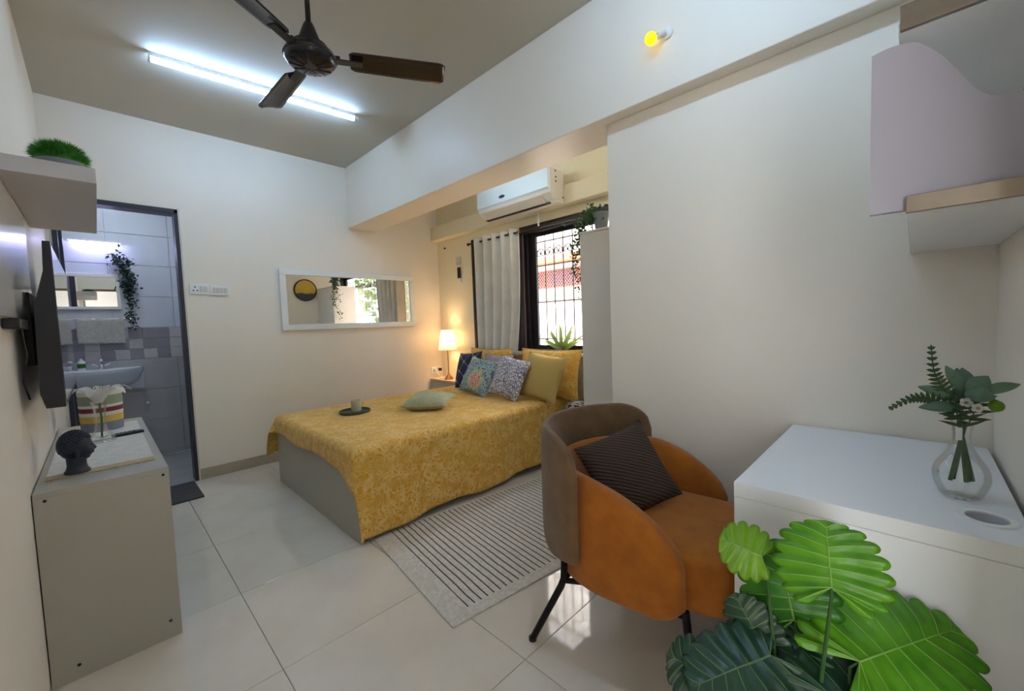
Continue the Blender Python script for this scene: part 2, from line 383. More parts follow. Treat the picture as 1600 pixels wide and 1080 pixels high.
struct(B((XB, YN, HB), (XB2, L, H), 0.004).build('ceiling_beam', m_wall), 'deep painted beam crossing above the bed')
struct(B((3.07, YW, 2.194), (XWIN, L, 2.352), 0.006).build('wall_ledge', m_cream), 'cream ledge above the window')
struct(B((DX1 + 0.012, L - 0.011, 0), (XWIN, L, 0.088), 0.002).build('baseboard_back', m_skirt), 'beige tile skirting below the back wall')
struct(B((0, 3.49, 0), (0.011, L, 0.088), 0.002).build('baseboard_left', m_skirt), 'beige tile skirting at the left wall')
struct(B((XW - 0.011, YN, 0), (XW, YW, 0.088), 0.002).build('baseboard_right', m_skirt), 'beige tile skirting at the right wall')

# door frame
dr = bpy.data.objects.new('door_1', None); COL.objects.link(dr); struct(dr, 'dark framed open bathroom doorway'); dr.location = ((DX0 + DX1) / 2, L, 0)
B((DX0, L - 0.012, 0), (DX0 + 0.026, L + 0.05, DH), 0.003).build('door_jamb', m_dframe, dr)
B((DX0 + 0.0, L + 0.05, 0), (DX0 + 0.016, L + 0.12, DH), 0.002).build('door_reveal', m_btile_hi, dr)
B((DX0 + 0.0, L + 0.12, 0), (DX0 + 0.042, L + 0.16, DH), 0.003).build('door_stop', m_dframe, dr)
B((DX1 - 0.024, L - 0.012, 0), (DX1, L + 0.12, DH), 0.003).build('door_jamb', m_dframe, dr)
B((DX0, L - 0.012, DH - 0.035), (DX1, L + 0.12, DH), 0.003).build('door_head', m_dframe, dr)
B((DX1, L - 0.012, 0), (DX1 + 0.012, L, DH + 0.012), 0.002).build('architrave', m_offwhite, dr)

# bathroom shell
BY = 5.35
bw = struct(B((-0.85, BY, -0.12), (1.15, BY + 0.1, 2.6)).build('wall_bathroom', M('pale_grout', rgb(214, 214, 216), 0.8)), 'tiled bathroom wall behind the washbasin')
struct(B((-0.95, L + 0.12, -0.12), (-0.85, BY + 0.1, 2.6)).build('wall_bathroom_left', m_btile_hi)); struct(B((1.05, L + 0.12, -0.12), (1.15, BY, 2.6)).build('wall_bathroom_right', m_btile_hi))
struct(B((-0.95, L + 0.12, 2.6), (1.15, BY + 0.1, 2.7)).build('ceiling_bathroom', m_ceil)); struct(B((-0.95, L + 0.02, -0.12), (1.15, BY + 0.1, -0.02)).build('floor_bathroom', m_btile_lo))
def wtile(x0, x1, z0, z1, m, name='tile', dy=0.008): B((x0 + 0.0015, BY - dy, z0 + 0.002), (x1 - 0.0015, BY, z1 - 0.002), 0.0015, 1).build(name, m, bw)
for z0, z1, m in [(0, 0.06, m_btile_lo), (0.06, 0.36, m_btile_lo), (0.36, 0.665, m_btile_lo), (0.665, 0.97, m_btile_lo), (1.27, 1.572, m_btile_hi), (1.572, 1.872, m_btile_hi), (1.872, 2.165, m_btile_hi), (2.165, 2.46, m_btile_hi), (2.46, 2.6, m_btile_hi)]:
    for k in range(4): wtile(-0.6 + 0.45 * k, -0.6 + 0.45 * (k + 1), z0, z1, m)
for r in range(3):
    for k in range(13): wtile(-0.3 + 0.1 * k, -0.2 + 0.1 * k, 0.97 + 0.1 * r, 1.07 + 0.1 * r, (m_mosA, m_mosB)[(r + k + (k * r) // 3) % 2], 'mosaic_tile', 0.007)

# window
wn = bpy.data.objects.new('window_1', None); COL.objects.link(wn); struct(wn, 'black framed sliding window beside the bed'); wn.location = (XWIN, (WY0 + WY1) / 2, WZ0)
xa, xb = XWIN - 0.005, XWIN + 0.09
for nm, lo, hi in [('window_frame', (xa, WY1 - 0.035, WZ0), (xb, WY1, WZ1)), ('window_frame', (xa, WY0, WZ0), (xb, WY0 + 0.035, WZ1)), ('window_head', (xa, WY0, WZ1 - 0.075), (xb, WY1, WZ1)), ('window_track', (xa, WY0, WZ0), (xb, WY1, WZ0 + 0.025))]:
    B(lo, hi, 0.003).build(nm, m_black, wn)
for y0, y1, xo in [(2.695, 2.76, 0.015), (2.62, 2.745, 0.055), (1.285, 1.345, 0.055), (3.42, 3.479, 0.015)]:
    B((XWIN + xo, y0, WZ0 + 0.025), (XWIN + xo + 0.03, y1, WZ1 - 0.075), 0.003).build('window_stile', m_black, wn)
for y0, y1, xo in [(2.76, 3.42, 0.015), (1.345, 2.62, 0.055)]:
    B((XWIN + xo + 0.004, y0, WZ0 + 0.025), (XWIN + xo + 0.026, y1, WZ0 + 0.065), 0.002).build('window_rail', m_black, wn)
    B((XWIN + xo + 0.004, y0, WZ1 - 0.11), (XWIN + xo + 0.026, y1, WZ1 - 0.075), 0.002).build('window_rail', m_black, wn)
    B((XWIN + xo + 0.013, y0, WZ0 + 0.065), (XWIN + xo + 0.017, y1, WZ1 - 0.11)).build('window_pane', m_pane, wn)

# ================================================================== OUTSIDE
gr = thing('window_grille', 'dark iron security grille with scroll row outside the window', 'grille', (XWIN + 0.115, 2.4, WZ0))
m_iron = M('painted_iron', rgb(92, 74, 72), 0.5, var=0.1)
gx = XWIN + 0.115
y = 1.36
bm0 = None
while y < 3.48:
    if bm0 is None: bm0 = MB().tube([(0, 0, 0), (0, 0, WZ1 - WZ0)], 0.007, 6).build('bar', m_iron, gr, local=True); bm0.location = (0, y - 2.4, 0)
    else:
        o = bpy.data.objects.new('bar', bm0.data); COL.objects.link(o); o.parent = gr; o.location = (0, y - 2.4, 0)
    y += 0.1085
for z in (1.382, 1.735, 1.965, 1.02): B((gx - 0.004, WY0, z - 0.006), (gx + 0.004, WY1, z + 0.006)).build('rail', m_iron, gr)
sc0 = None; y = 1.36 + 0.054
while y < 3.44:
    if sc0 is None:
        mb = MB()
        mb.tube([(0, 0.045 * cos(a), 0.055 + 0.045 * sin(a)) for a in [pi * k / 10 for k in range(11)]], 0.006, 6)
        for s_ in (1, -1):
            mb.tube([(0, s_ * (0.045 - 0.02 + 0.02 * cos(a)), 0.055 - 0.025 * sin(a)) for a in [pi * 1.5 * k / 9 for k in range(10)]], 0.006, 6)
        sc0 = mb.build('scroll', m_iron, gr, local=True); sc0.location = (0, y - 2.4, 1.80 - WZ0)
    else:
        o = bpy.data.objects.new('scroll', sc0.data); COL.objects.link(o); o.parent = gr; o.location = (0, y - 2.4, 1.80 - WZ0)
    y += 0.1085

m_fac = M('sunlit_plaster', rgb(236, 226, 220), 0.8, var=0.03)
m_awn = M('terracotta_awning', rgb(150, 62, 22), 0.7, var=0.1)
m_lat = M('pink_lattice', rgb(120, 48, 46), 0.7, var=0.06)
m_bluew = M('blue_window', rgb(40, 62, 130), 0.3, var=0.1)
FX = 5.2
nb = thing('neighbouring_house', 'sunlit pale house with terracotta awning seen through the window grille', 'building', (FX, 4.0, -0.5))
B((FX, 1.9, -0.5), (FX + 0.3, 8.5, 4.0)).build('wall', m_fac, nb)
aw = MB(); aw.add([(FX, 2.0, 2.2), (FX, 8.4, 2.2), (FX - 0.45, 8.4, 2.02), (FX - 0.45, 2.0, 2.02), (FX, 2.0, 2.16), (FX, 8.4, 2.16), (FX - 0.45, 8.4, 1.985), (FX - 0.45, 2.0, 1.985)], [(0, 1, 2, 3), (7, 6, 5, 4), (3, 2, 6, 7), (0, 3, 7, 4), (1, 0, 4, 5), (2, 1, 5, 6)]).build('awning', m_awn, nb)
B((FX - 0.012, 2.6, 1.70), (FX, 5.6, 1.97), 0.003).build('lattice_backing', m_lat, nb)
B((FX - 0.03, 3.55, 1.74), (FX - 0.012, 4.05, 1.95), 0.004).build('window', m_bluew, nb)
la = MB()
for k in range(60):
    yy = 2.55 + k * 0.05
    for s_ in (1, -1):
        a = Vector((FX - 0.038, yy, 1.70)); b_ = Vector((FX - 0.038, yy + s_ * 0.25, 1.97)); la.tube([a, b_], 0.007, 4, caps=False)
la = la.build('lattice', M('lattice_paint', rgb(176, 128, 122), 0.7), nb); la['kind'] = 'stuff'
struct(B((XWIN + T + 0.02, -8, -0.6), (14, 12, -0.5)).build('ground', M('courtyard_ground', rgb(206, 178, 150), 0.9, var=0.1)), 'pale courtyard ground outside')
def tree(x, y, h, r, seed, label):
    rnd = random.Random(seed); t = thing('tree', label, 'tree', (x, y, -0.5), group=None)
    MB().tube([(x, y, -0.5), (x + 0.05, y, h * 0.5), (x, y + 0.05, h * 0.8)], 0.08, 8, radii=[0.1, 0.07, 0.03]).build('trunk', M('bark', rgb(90, 70, 54), 0.9, var=0.2), t)
    mb = MB()
    for _ in range(1500):
        d = Vector((rnd.gauss(0, 1), rnd.gauss(0, 1), rnd.gauss(0, 1))).normalized() * r * rnd.random() ** 0.4
        p = Vector((x, y, h * 0.75)) + Vector((d.x, d.y, d.z * 1.3)); u = Vector((rnd.gauss(0, 1), rnd.gauss(0, 1), rnd.gauss(0, .6))).normalized(); v_ = u.orthogonal().normalized(); s_ = rnd.uniform(0.06, 0.12)
        mb.add([p - u * s_, p + v_ * s_ * .5, p + u * s_, p - v_ * s_ * .5], [(0, 1, 2, 3)])
    f = mb.build('foliage', leafmat('foliage_%d' % seed, rgb(60, 110, 50), rgb(130, 160, 70), 0.6), t); f['kind'] = 'stuff'
tree(5.0, 0.2, 3.0, 1.0, 3, 'leafy tree outside the window seen in the wall mirror')

# ================================================================== BED
bed = thing('bed', 'grey laminate double bed under the yellow bedspread', 'bed', (2.12, 2.87, 0))
BX0, BX1, BY0, BY1 = 1.136, 3.12, 2.168, 3.58
B((BX0, BY0, 0), (BX0 + 0.02, BY1, 0.405), 0.002).build('foot_panel', m_greylam, bed)
B((BX0 + 0.02, BY0 + 0.05, 0.010), (BX1, BY0 + 0.07, 0.40), 0.002).build('side_panel', m_greylam, bed)
B((BX0 + 0.02, BY1 - 0.02, 0), (BX1, BY1, 0.40), 0.002).build('side_panel', m_greylam, bed)
B((BX0 - 0.003, BY0, 0.405), (BX1, BY1, 0.418), 0.002).build('platform', M('dark_edge_board', rgb(92, 70, 52), 0.5, var=0.1), bed)
mt = B((BX0 + 0.01, BY0 + 0.01, 0.419), (BX1, BY1 - 0.005, 0.505), 0.03, 3).build('mattress', m_offwhite, bed, smooth=True)

# bedspread: a rectangle of cloth draped over the bed
ZT = 0.525; R0 = 0.035
def drape(a, b):
    # a: metres from the head edge towards the foot; b: metres from the near edge (negative hangs near side)
    ex0 = BX0 + R0 - 0.012; ey0 = BY0 + R0 - 0.014; ey1 = BY1 - R0 + 0.016
    x = 3.10 - a; y = ey0 + b
    da = max(0.0, ex0 - x); db = max(0.0, ey0 - y); dc = max(0.0, y - ey1)
    px = max(x, ex0); py = min(max(y, ey0), ey1)
    d = hypot(da, max(db, dc)) if (db or dc) else da
    if d < 1e-9:
        wr = 0.006 * noise.noise(Vector((px * 3.1, py * 2.3, 1.7))) + 0.004 * noise.noise(Vector((px * 9, py * 6, 5.2)))
        fold = 0.010 * math.exp(-((px - 2.40 - 0.22 * (py - 2.2)) / 0.035) ** 2) + 0.008 * math.exp(-((py - 2.62 + 0.25 * (px - 1.6)) / 0.03) ** 2) * max(0, 1 - abs(px - 1.55) * 1.6)
        edge = min(px - ex0, py - ey0, ey1 - py); k = min(1, max(0, edge / 0.08))
        return Vector((px, py, ZT + (wr + fold) * k))
    dirx = -da / d; diry = (-db + dc) / d
    arc = R0 * pi / 2
    if d < arc: t = d / R0; out = R0 * sin(t); dz = R0 * (1 - cos(t))
    else:
        h = d - arc; fl = 0.035 if dc == 0 else 0.03 + 0.39 * min(1, max(0, (2.75 - px) / 0.9))
        rip = 0.0
        if db > 0: rip = (0.010 * sin(px * 9.5 + 0.6) + 0.006 * sin(px * 23)) * min(1, h / 0.25) + 0.012 * math.exp(-((px - 2.44 + 0.03) / 0.03) ** 2)
        out = R0 + fl * h + rip; dz = R0 + h * sqrt(max(0.05, 1 - fl * fl))
    return Vector((px + dirx * out, py + diry * out, max(0.014, ZT - dz)))
bs = MB()
Wd = BY1 - BY0 - 2 * R0 + 0.03; La = 3.10 - (BX0 + R0 - 0.012)
def cl(u, v):
    nearh = 0.505 + 0.012 * sin(u * 17) ; farh = 0.37
    b = -nearh + v * (Wd + nearh + farh)
    fd = 0.15 + 0.012 * sin(b * 9)
    if b < 0.16: fd += 0.10 * (1 - max(0, b) / 0.16) ** 1.0
    a = u * (La + fd)
    return drape(a, b)
bs.grid(cl, 110, 120)
spread = bs.build('bedspread', [m_bed, m_bedunder], smooth=60)
so = spread.modifiers.new('solid', 'SOLIDIFY'); so.thickness = 0.006; so.offset = 1.0; so.material_offset = 0
tag(spread, 'yellow floral bedspread draped over the bed and down its side', 'bedspread')

def cushion_mesh(w, h, t, n=18, pinch=0.07, seed=0, piping=True):
    mb = MB()
    def side(sg):
        def fn(a, b):
            u = a * 2 - 1; v = b * 2 - 1
            x = w / 2 * u * (1 - pinch * (1 - v * v)); y_ = h / 2 * v * (1 - pinch * (1 - u * u))
            e = (max(0, 1 - abs(u) ** 2.4) * max(0, 1 - abs(v) ** 2.4)) ** 0.55
            wr = 1 + 0.10 * noise.noise(Vector((u * 1.7 + seed, v * 1.7, seed * 3.1)))
            return Vector((x, y_, sg * t / 2 * e * wr))
        return fn
    mb.grid(side(1), n, n); mb.grid(side(-1), n, n); return mb
def cushion(name, label, w, h, t, m, org, xdir, ydir, group=None, seed=0, pinch=0.07, trim=None):
    mb = cushion_mesh(w, h, t, seed=seed, pinch=pinch); o = mb.build(name, m, smooth=80); o.matrix_world = frame(org, xdir, ydir)
    tag(o, label, 'cushion', group)
    if trim is not None:
        q = MB(); P = []
        def ep(u, v): return Vector((w / 2 * u * (1 - pinch * (1 - v * v)), h / 2 * v * (1 - pinch * (1 - u * u)), 0))
        for k in range(16): P.append(ep(-1 + 2 * k / 16, -1))
        for k in range(16): P.append(ep(1, -1 + 2 * k / 16))
        for k in range(16): P.append(ep(1 - 2 * k / 16, 1))
        for k in range(17): P.append(ep(-1, 1 - 2 * k / 16))
        q.tube(P, 0.005, 6, caps=False).build('piping', trim, o, smooth=True, local=True)
    return o
# local x of a standing cushion runs along -y (to the viewer's right), local y leans up and back
def stand(name, label, m, y, x, w, h, t, tilt, roll=0.0, z=0.53, yaw=0.0, seed=0, trim=None, cat='cushion', pinch=0.07):
    X = Vector((sin(yaw), -cos(yaw), 0)); bk = Vector((cos(yaw), sin(yaw), 0))
    Y = Vector((0, 0, 1)) * cos(tilt) + bk * sin(tilt)
    X2 = X * cos(roll) + Y * sin(roll); Y2 = Y * cos(roll) - X * sin(roll)
    low = max(0.5 * (abs(X2.z) * w + abs(Y2.z) * h) * 0.96, 0.05)
    o = cushion(name, label, w, h, t, m, (x, y, z + low), X2, Y2, seed=seed, trim=trim, pinch=pinch); o['category'] = cat; return o
m_navym = m_navy(); m_flowerm = m_flower(); m_grainm = m_grains()
stand('pillow', 'yellow floral pillow at the head of the bed below the curtain', m_bed, 3.10, 2.99, 0.62, 0.42, 0.13, 0.16, z=0.53, seed=1, cat='pillow', trim=m_bed)
stand('pillow', 'yellow floral pillow at the head of the bed before the bright window', m_bed, 2.32, 2.99, 0.68, 0.43, 0.14, 0.18, z=0.53, seed=2, cat='pillow', trim=m_bed)
stand('cushion', 'navy cushion with white lattice print nearest the bedside lamp', m_navym, 3.26, 2.84, 0.40, 0.38, 0.12, 0.30, roll=0.10, yaw=-0.1, seed=3)
m_lilacc = fabric('mauve_fabric', rgb(160, 138, 150), rgb(178, 156, 164), 20, 0.2, 400)
stand('cushion', 'mauve cushion tucked behind the floral and grey printed cushions', m_lilacc, 2.86, 2.86, 0.40, 0.38, 0.11, 0.25, seed=4)
stand('cushion', 'teal cushion printed with a red dahlia flower', m_flowerm, 2.90, 2.67, 0.40, 0.36, 0.12, 0.50, roll=-0.12, yaw=0.05, seed=5)
stand('cushion', 'white cushion with small grey grain print in front of the mustard one', m_grainm, 2.52, 2.69, 0.39, 0.37, 0.12, 0.42, roll=-0.14, seed=6)
stand('cushion', 'mustard striped cushion at the near edge of the bed', m_stripe('mustard_stripe', rgb(184, 152, 78), rgb(200, 172, 104), 30, radians(90)), 2.24, 2.80, 0.44, 0.40, 0.13, 0.38, roll=-0.10, seed=7)
cushion('cushion', 'small sage green cushion lying flat in the middle of the bed', 0.36, 0.32, 0.13, m_sage, (2.03, 2.78, 0.592), (0.62, -0.75, 0.0), (0.75, 0.62, 0.10), seed=8, trim=m_sage)

ct = thing('serving_tray', 'round dark green tray lying on the yellow bedspread', 'tray', (1.575, 3.13, 0.531))
m_tray = M('green_tray_enamel', rgb(62, 74, 60), 0.4, var=0.1)
MB().lathe([(0.0, 0), (0.112, 0), (0.118, 0.006), (0.118, 0.02), (0.112, 0.022), (0.108, 0.008), (0.0, 0.006)], (1.575, 3.13, 0.531), 32).build('dish', m_tray, ct, smooth=True)
mg = thing('mug', 'cream mug standing on the green tray', 'mug', (1.60, 3.16, 0.538))
m_mug = M('cream_ceramic', rgb(206, 198, 166), 0.35, var=0.03)
MB().lathe([(0.0, 0), (0.036, 0), (0.039, 0.006), (0.040, 0.085), (0.036, 0.085), (0.035, 0.01), (0.0, 0.01)], (1.60, 3.16, 0.538), 24).build('body', m_mug, mg, smooth=True)
MB().tube([(1.638, 3.17, 0.605), (1.662, 3.176, 0.60), (1.668, 3.178, 0.58), (1.658, 3.175, 0.563), (1.638, 3.17, 0.56)], 0.005, 8).build('handle', m_mug, mg, smooth=True)

pf = thing('pouf', 'pouf with black leaf print between bed and tall white cabinet', 'pouf', (2.98, 1.975, 0))
MB().lathe([(0.0, 0.0), (0.11, 0.0), (0.128, 0.03), (0.13, 0.25), (0.13, 0.44), (0.12, 0.5), (0.08, 0.52), (0.0, 0.525)], (2.98, 1.97, 0), 28).build('cover', m_leafprint(), pf, smooth=True)
MB().tube([(2.98 + 0.128 * cos(a), 1.97 + 0.128 * sin(a), 0.475) for a in [2 * pi * k / 28 for k in range(29)]], 0.005, 6, caps=False).build('piping', m_offwhite, pf, smooth=True)

# side table and lamp
stb = thing('side_table', 'small grey bedside table in the corner under the lamp', 'table', (3.05, 3.88, 0))
B((2.955, 3.64, 0.535), (3.158, 4.13, 0.558), 0.003).build('table_top', m_wood, stb)
B((2.965, 3.65, 0.0), (3.155, 4.125, 0.535), 0.003).build('body', m_greylam, stb)
B((2.957, 3.67, 0.30), (2.965, 4.105, 0.515), 0.002).build('drawer', m_greylam, stb)
lx, ly, lz = 3.035, 3.86, 0.558
lp = thing('table_lamp', 'brass table lamp with glowing white pleated shade', 'lamp', (lx, ly, lz))
MB().lathe([(0.0, 0), (0.052, 0), (0.054, 0.01), (0.045, 0.022), (0.016, 0.05), (0.007, 0.075), (0.0, 0.075)], (lx, ly, lz), 24).build('base', m_brass, lp, smooth=True)
MB().tube([(lx, ly, lz + 0.07), (lx, ly, lz + 0.42)], 0.006, 10).build('pole', m_brass, lp, smooth=True)
def m_shade():
    t = NT('lamp_shade_cloth'); t.setc((0.9, 0.82, 0.7, 1)); t.b.inputs['Roughness'].default_value = 0.9
    tl = t.node('ShaderNodeBsdfTranslucent'); tl.inputs[0].default_value = (0.95, 0.85, 0.68, 1); mx = t.node('ShaderNodeMixShader'); mx.inputs[0].default_value = 0.34
    co = t.coord(); t.bump(t.noise(co, 80, 2), 0.1, 0.002)
    t.link(t.b.outputs[0], mx.inputs[1]); t.link(tl.outputs[0], mx.inputs[2]); t.link(mx.outputs[0], t.out.inputs[0]); return t.m
sh = MB(); zs0, zs1 = lz + 0.345, lz + 0.575
def shf(u, v):
    a = 2 * pi * u; r = (0.105 + (0.066 - 0.105) * v) * (1 + 0.012 * cos(a * 32)); return Vector((lx + r * cos(a), ly + r * sin(a), zs0 + (zs1 - zs0) * v))
sh.grid(shf, 128, 6, closed_u=True)
shade = sh.build('shade', m_shade(), lp, smooth=True)
for r, z, nm in ((0.106, zs0, 'shade_rim'), (0.067, zs1, 'shade_rim')): MB().tube([(lx + r * cos(a), ly + r * sin(a), z) for a in [2 * pi * k / 32 for k in range(33)]], 0.003, 6, caps=False).build(nm, m_offwhite, lp)
MB().lathe([(0.0, -0.03), (0.016, -0.026), (0.027, 0.0), (0.024, 0.02), (0.014, 0.045), (0.0, 0.046)], (lx, ly, lz + 0.45), 16).build('bulb', emis('warm_bulb', (1, 0.72, 0.42, 1), 12.0), lp, smooth=True)
ld = bpy.data.lights.new('lamp_light', 'POINT'); ld.energy = LAMP_WATTS; ld.color = (1, 0.66, 0.33); ld.shadow_soft_size = 0.045
lo_ = bpy.data.objects.new('lamp_light', ld); COL.objects.link(lo_); lo_.location = (0, 0, 0.48); lo_.parent = lp

def switch_plate(label, x0, z0, w, h, y=L, sockets=(), parts=()):
    t = thing('switch_plate', label, 'switch', (x0 + w / 2, y, z0))
    B((x0, y - 0.012, z0), (x0 + w, y, z0 + h), 0.003).build('plate', m_white, t); return t
# twin switchboards beside the bathroom door
s1 = switch_plate('white socket plate beside the bathroom doorway', 0.735, 1.515, 0.125, 0.085)
for dx, dz in ((0.02, 0.058), (0.008, 0.03), (0.034, 0.03)): MB().lathe([(0.0, 0), (0.0055, 0), (0.0055, 0.002), (0.0, 0.002)], (0, 0, 0), 10).xf(Matrix.Translation((0.75 + dx, L - 0.012, 1.515 + dz)) @ Matrix.Rotation(pi / 2, 4, 'X')).build('socket_hole', m_dark, s1)
for k in range(2): B((0.80 + k * 0.027, L - 0.017, 1.535), (0.822 + k * 0.027, L - 0.012, 1.58), 0.002).build('rocker', m_offwhite, s1)
s2 = switch_plate('white rocker switch plate on the back wall, farther from the doorway', 0.872, 1.508, 0.128, 0.083)
for k in range(4): B((0.884 + k * 0.027, L - 0.017, 1.528), (0.906 + k * 0.027, L - 0.012, 1.572), 0.002).build('rocker', m_offwhite, s2)
s3 = switch_plate('white socket plate behind the bedside lamp', 2.985, 0.60, 0.15, 0.085)
pg = B((3.01, L - 0.05, 0.63), (3.045, L - 0.012, 0.665), 0.005).build('plug', m_white); tag(pg, 'white plug in the socket behind the bedside lamp', 'plug')
pg2 = B((3.085, L - 0.045, 0.635), (3.118, L - 0.012, 0.668), 0.005).build('plug', m_dark); tag(pg2, 'dark adaptor in the socket behind the bedside lamp', 'plug')
cb = MB().tube([(3.03, L - 0.045, 0.645), (3.03, L - 0.09, 0.60), (3.035, L - 0.16, 0.566), (3.035, 3.915, 0.565)], 0.004, 6).build('lamp_cord', m_white, smooth=True); tag(cb, 'white cord running from plug to the bedside lamp', 'cord')
# switch + remote on the window wall
sw = thing('switch_plate', 'small white switch on the cream wall left of the curtain', 'switch', (XWIN, 3.745, 1.88))
B((XWIN - 0.01, 3.70, 1.88), (XWIN, 3.79, 1.965), 0.003).build('plate', m_offwhite, sw); B((XWIN - 0.015, 3.73, 1.90), (XWIN - 0.01, 3.755, 1.945), 0.002).build('rocker', m_white, sw)
rc = thing('remote_holder', 'air conditioner remote in a white wall holder beside the curtain', 'remote', (XWIN, 3.735, 1.68))
B((XWIN - 0.028, 3.705, 1.67), (XWIN, 3.765, 1.72), 0.003).build('holder', m_white, rc); B((XWIN - 0.022, 3.712, 1.685), (XWIN - 0.004, 3.758, 1.845), 0.005).build('remote', m_dark, rc)
hk = MB().lathe([(0.0, 0), (0.009, 0), (0.009, 0.02), (0.0, 0.02)], (0, 0, 0), 10).xf(Matrix.Translation((XWIN, 3.99, 2.10)) @ Matrix.Rotation(-pi / 2, 4, 'Y')).build('wall_plug', m_dark); tag(hk, 'small dark plug in the wall above the remote', 'wall plug')

# wall mirror
mr = thing('wall_mirror', 'long white framed mirror on the back wall above the bed', 'mirror', (2.08, L, 1.19))
mx0, mx1, mz0, mz1 = 1.385, 2.785, 1.192, 1.762; fw = 0.055; yb = L - 0.035
B((mx0, yb, mz0), (mx1, L, mz0 + fw), 0.006).build('frame_rail', m_white, mr); B((mx0, yb, mz1 - fw), (mx1, L, mz1), 0.006).build('frame_rail', m_white, mr)
B((mx0, yb, mz0 + fw), (mx0 + fw, L, mz1 - fw), 0.006).build('frame_stile', m_white, mr); B((mx1 - fw, yb, mz0 + fw), (mx1, L, mz1 - fw), 0.006).build('frame_stile', m_white, mr)
B((mx0 + fw, L - 0.022, mz0 + fw), (mx1 - fw, L - 0.012, mz1 - fw)).build('mirror_glass', m_mirror, mr)

# round wall plate (seen in the mirror)
rp = thing('wall_plate', 'round dark rimmed ochre wall plate reflected in the long mirror', 'wall plate', (2.615, YW, 1.65))
def disc(r, d, y0, m, nm, z=1.832): return MB().lathe([(0.0, 0), (r, 0), (r, d), (0.0, d)], (0, 0, 0), 40).xf(Matrix.Translation((2.615, y0, z)) @ Matrix.Rotation(-pi / 2, 4, 'X')).build(nm, m, rp)
disc(0.178, 0.02, YW, m_dark, 'rim')
def m_plate():
    t = NT('plate_paint'); co = t.coord(); sx = t.node('ShaderNodeSeparateXYZ'); t.link(co, sx.inputs[0])
    h = t.math('ADD', sx.outputs['Z'], t.math('MULTIPLY', t.noise(co, 14, 2), 0.14))
    t.setc(t.ramp(t.math('ADD', t.math('MULTIPLY', h, 4), -6.86), [(0.4, rgb(70, 74, 84)), (0.52, rgb(96, 86, 74)), (0.6, rgb(196, 160, 60)), (0.9, rgb(206, 172, 76))])); t.b.inputs['Roughness'].default_value = 0.25; return t.m
disc(0.16, 0.004, YW + 0.02, m_plate(), 'painted_face')

# ================================================================== CURTAIN, AC
cr = thing('curtain', 'pale eyelet curtain gathered at the left of the window', 'curtain', (3.07, 3.05, 0.6))
def cfn(u, v):
    z = 2.10 - v * 1.24; y = 3.40 - u * (0.70 - 0.10 * v + 0.03 * sin(v * 3)) - 0.02 * v
    am = 0.042 - 0.010 * v
    return Vector((3.085 + am * sin(u * 2 * pi * 5.5 + 0.4 + 0.5 * v) + 0.012 * sin(u * 31 + v * 2), y, z))
cu = MB().grid(cfn, 110, 30).build('drape', m_curtain, cr, smooth=80); so = cu.modifiers.new('solid', 'SOLIDIFY'); so.thickness = 0.003
for k in range(6):
    u = (k * 2 + 0.9) / 11.0; p = cfn(u, 0.03)
    MB().tube([(p.x + 0.0, p.y + 0.020 * cos(a), 2.055 + 0.020 * sin(a)) for a in [2 * pi * q / 16 for q in range(17)]], 0.005, 6, caps=False).build('eyelet', m_brass, cr, smooth=True)
rd = thing('curtain_rod', 'dark curtain rod under the cream ledge', 'curtain rod', (3.085, 2.4, 2.055))
MB().tube([(3.085, 1.9, 2.055), (3.085, 3.47, 2.055)], 0.010, 10).build('rod', m_black, rd, smooth=True)
for yy in (3.47, 1.9): MB().sphere((3.085, yy, 2.055), 0.017).build('finial', m_black, rd, smooth=True)
for yy in (3.44, 2.46, 1.93): (MB().box((3.08, yy - 0.008, 2.062), (3.09, yy + 0.008, 2.194)).build('bracket', m_white, rd) if yy == 2.46 else MB().tube([(3.085, yy, 2.055), (XWIN, yy, 2.055)], 0.007, 8).build('bracket', m_black, rd))
dc = thing('sheer_curtain', 'dark sheer strip hanging between pale curtain and window frame', 'curtain', (3.13, 2.74, 0.9))
def dfn(u, v): return Vector((3.135 + 0.012 * sin(u * 2 * pi * 4), 2.87 - u * 0.17, 2.04 - v * 1.12))
dk = MB().grid(dfn, 24, 6).build('drape', m_darkcurt, dc, smooth=80); so = dk.modifiers.new('solid', 'SOLIDIFY'); so.thickness = 0.002

ac = thing('air_conditioner', 'white split air conditioner mounted on the ledge above the window', 'air conditioner', (2.97, 2.6, 2.19))
ay0, ay1 = 2.155, 3.045
def acprof(y0, y1, pts):
    mb = MB(); n = len(pts); mb.add([(x, y0, z) for x, z in pts] + [(x, y1, z) for x, z in pts], [tuple(range(n)), tuple(range(2 * n - 1, n - 1, -1))] + [(i, (i + 1) % n, n + (i + 1) % n, n + i) for i in range(n)]); return mb
acprof(ay0, ay1, [(3.07, 2.20), (3.07, 2.475), (2.90, 2.475), (2.875, 2.455), (2.87, 2.30), (2.885, 2.262), (2.95, 2.205), (2.99, 2.195)]).build('body', m_white, ac)
acprof(ay0 + 0.004, ay1 - 0.004, [(2.875, 2.468), (2.868, 2.455), (2.862, 2.30), (2.872, 2.285), (2.875, 2.30)]).build('front_panel', M('ac_front', rgb(206, 226, 240), 0.3, var=0.01), ac)
acprof(ay0 + 0.09, ay1 - 0.05, [(2.886, 2.256), (2.945, 2.204), (2.942, 2.200), (2.883, 2.252)]).build('louver', m_offwhite, ac)
acprof(ay0 + 0.06, ay1 - 0.03, [(2.948, 2.204), (2.975, 2.196), (2.975, 2.192), (2.947, 2.200)]).build('outlet_slot', m_dark, ac)
B((2.90, ay0 - 0.004, 2.21), (3.06, ay0, 2.465), 0.002).build('side_cover', m_offwhite, ac)
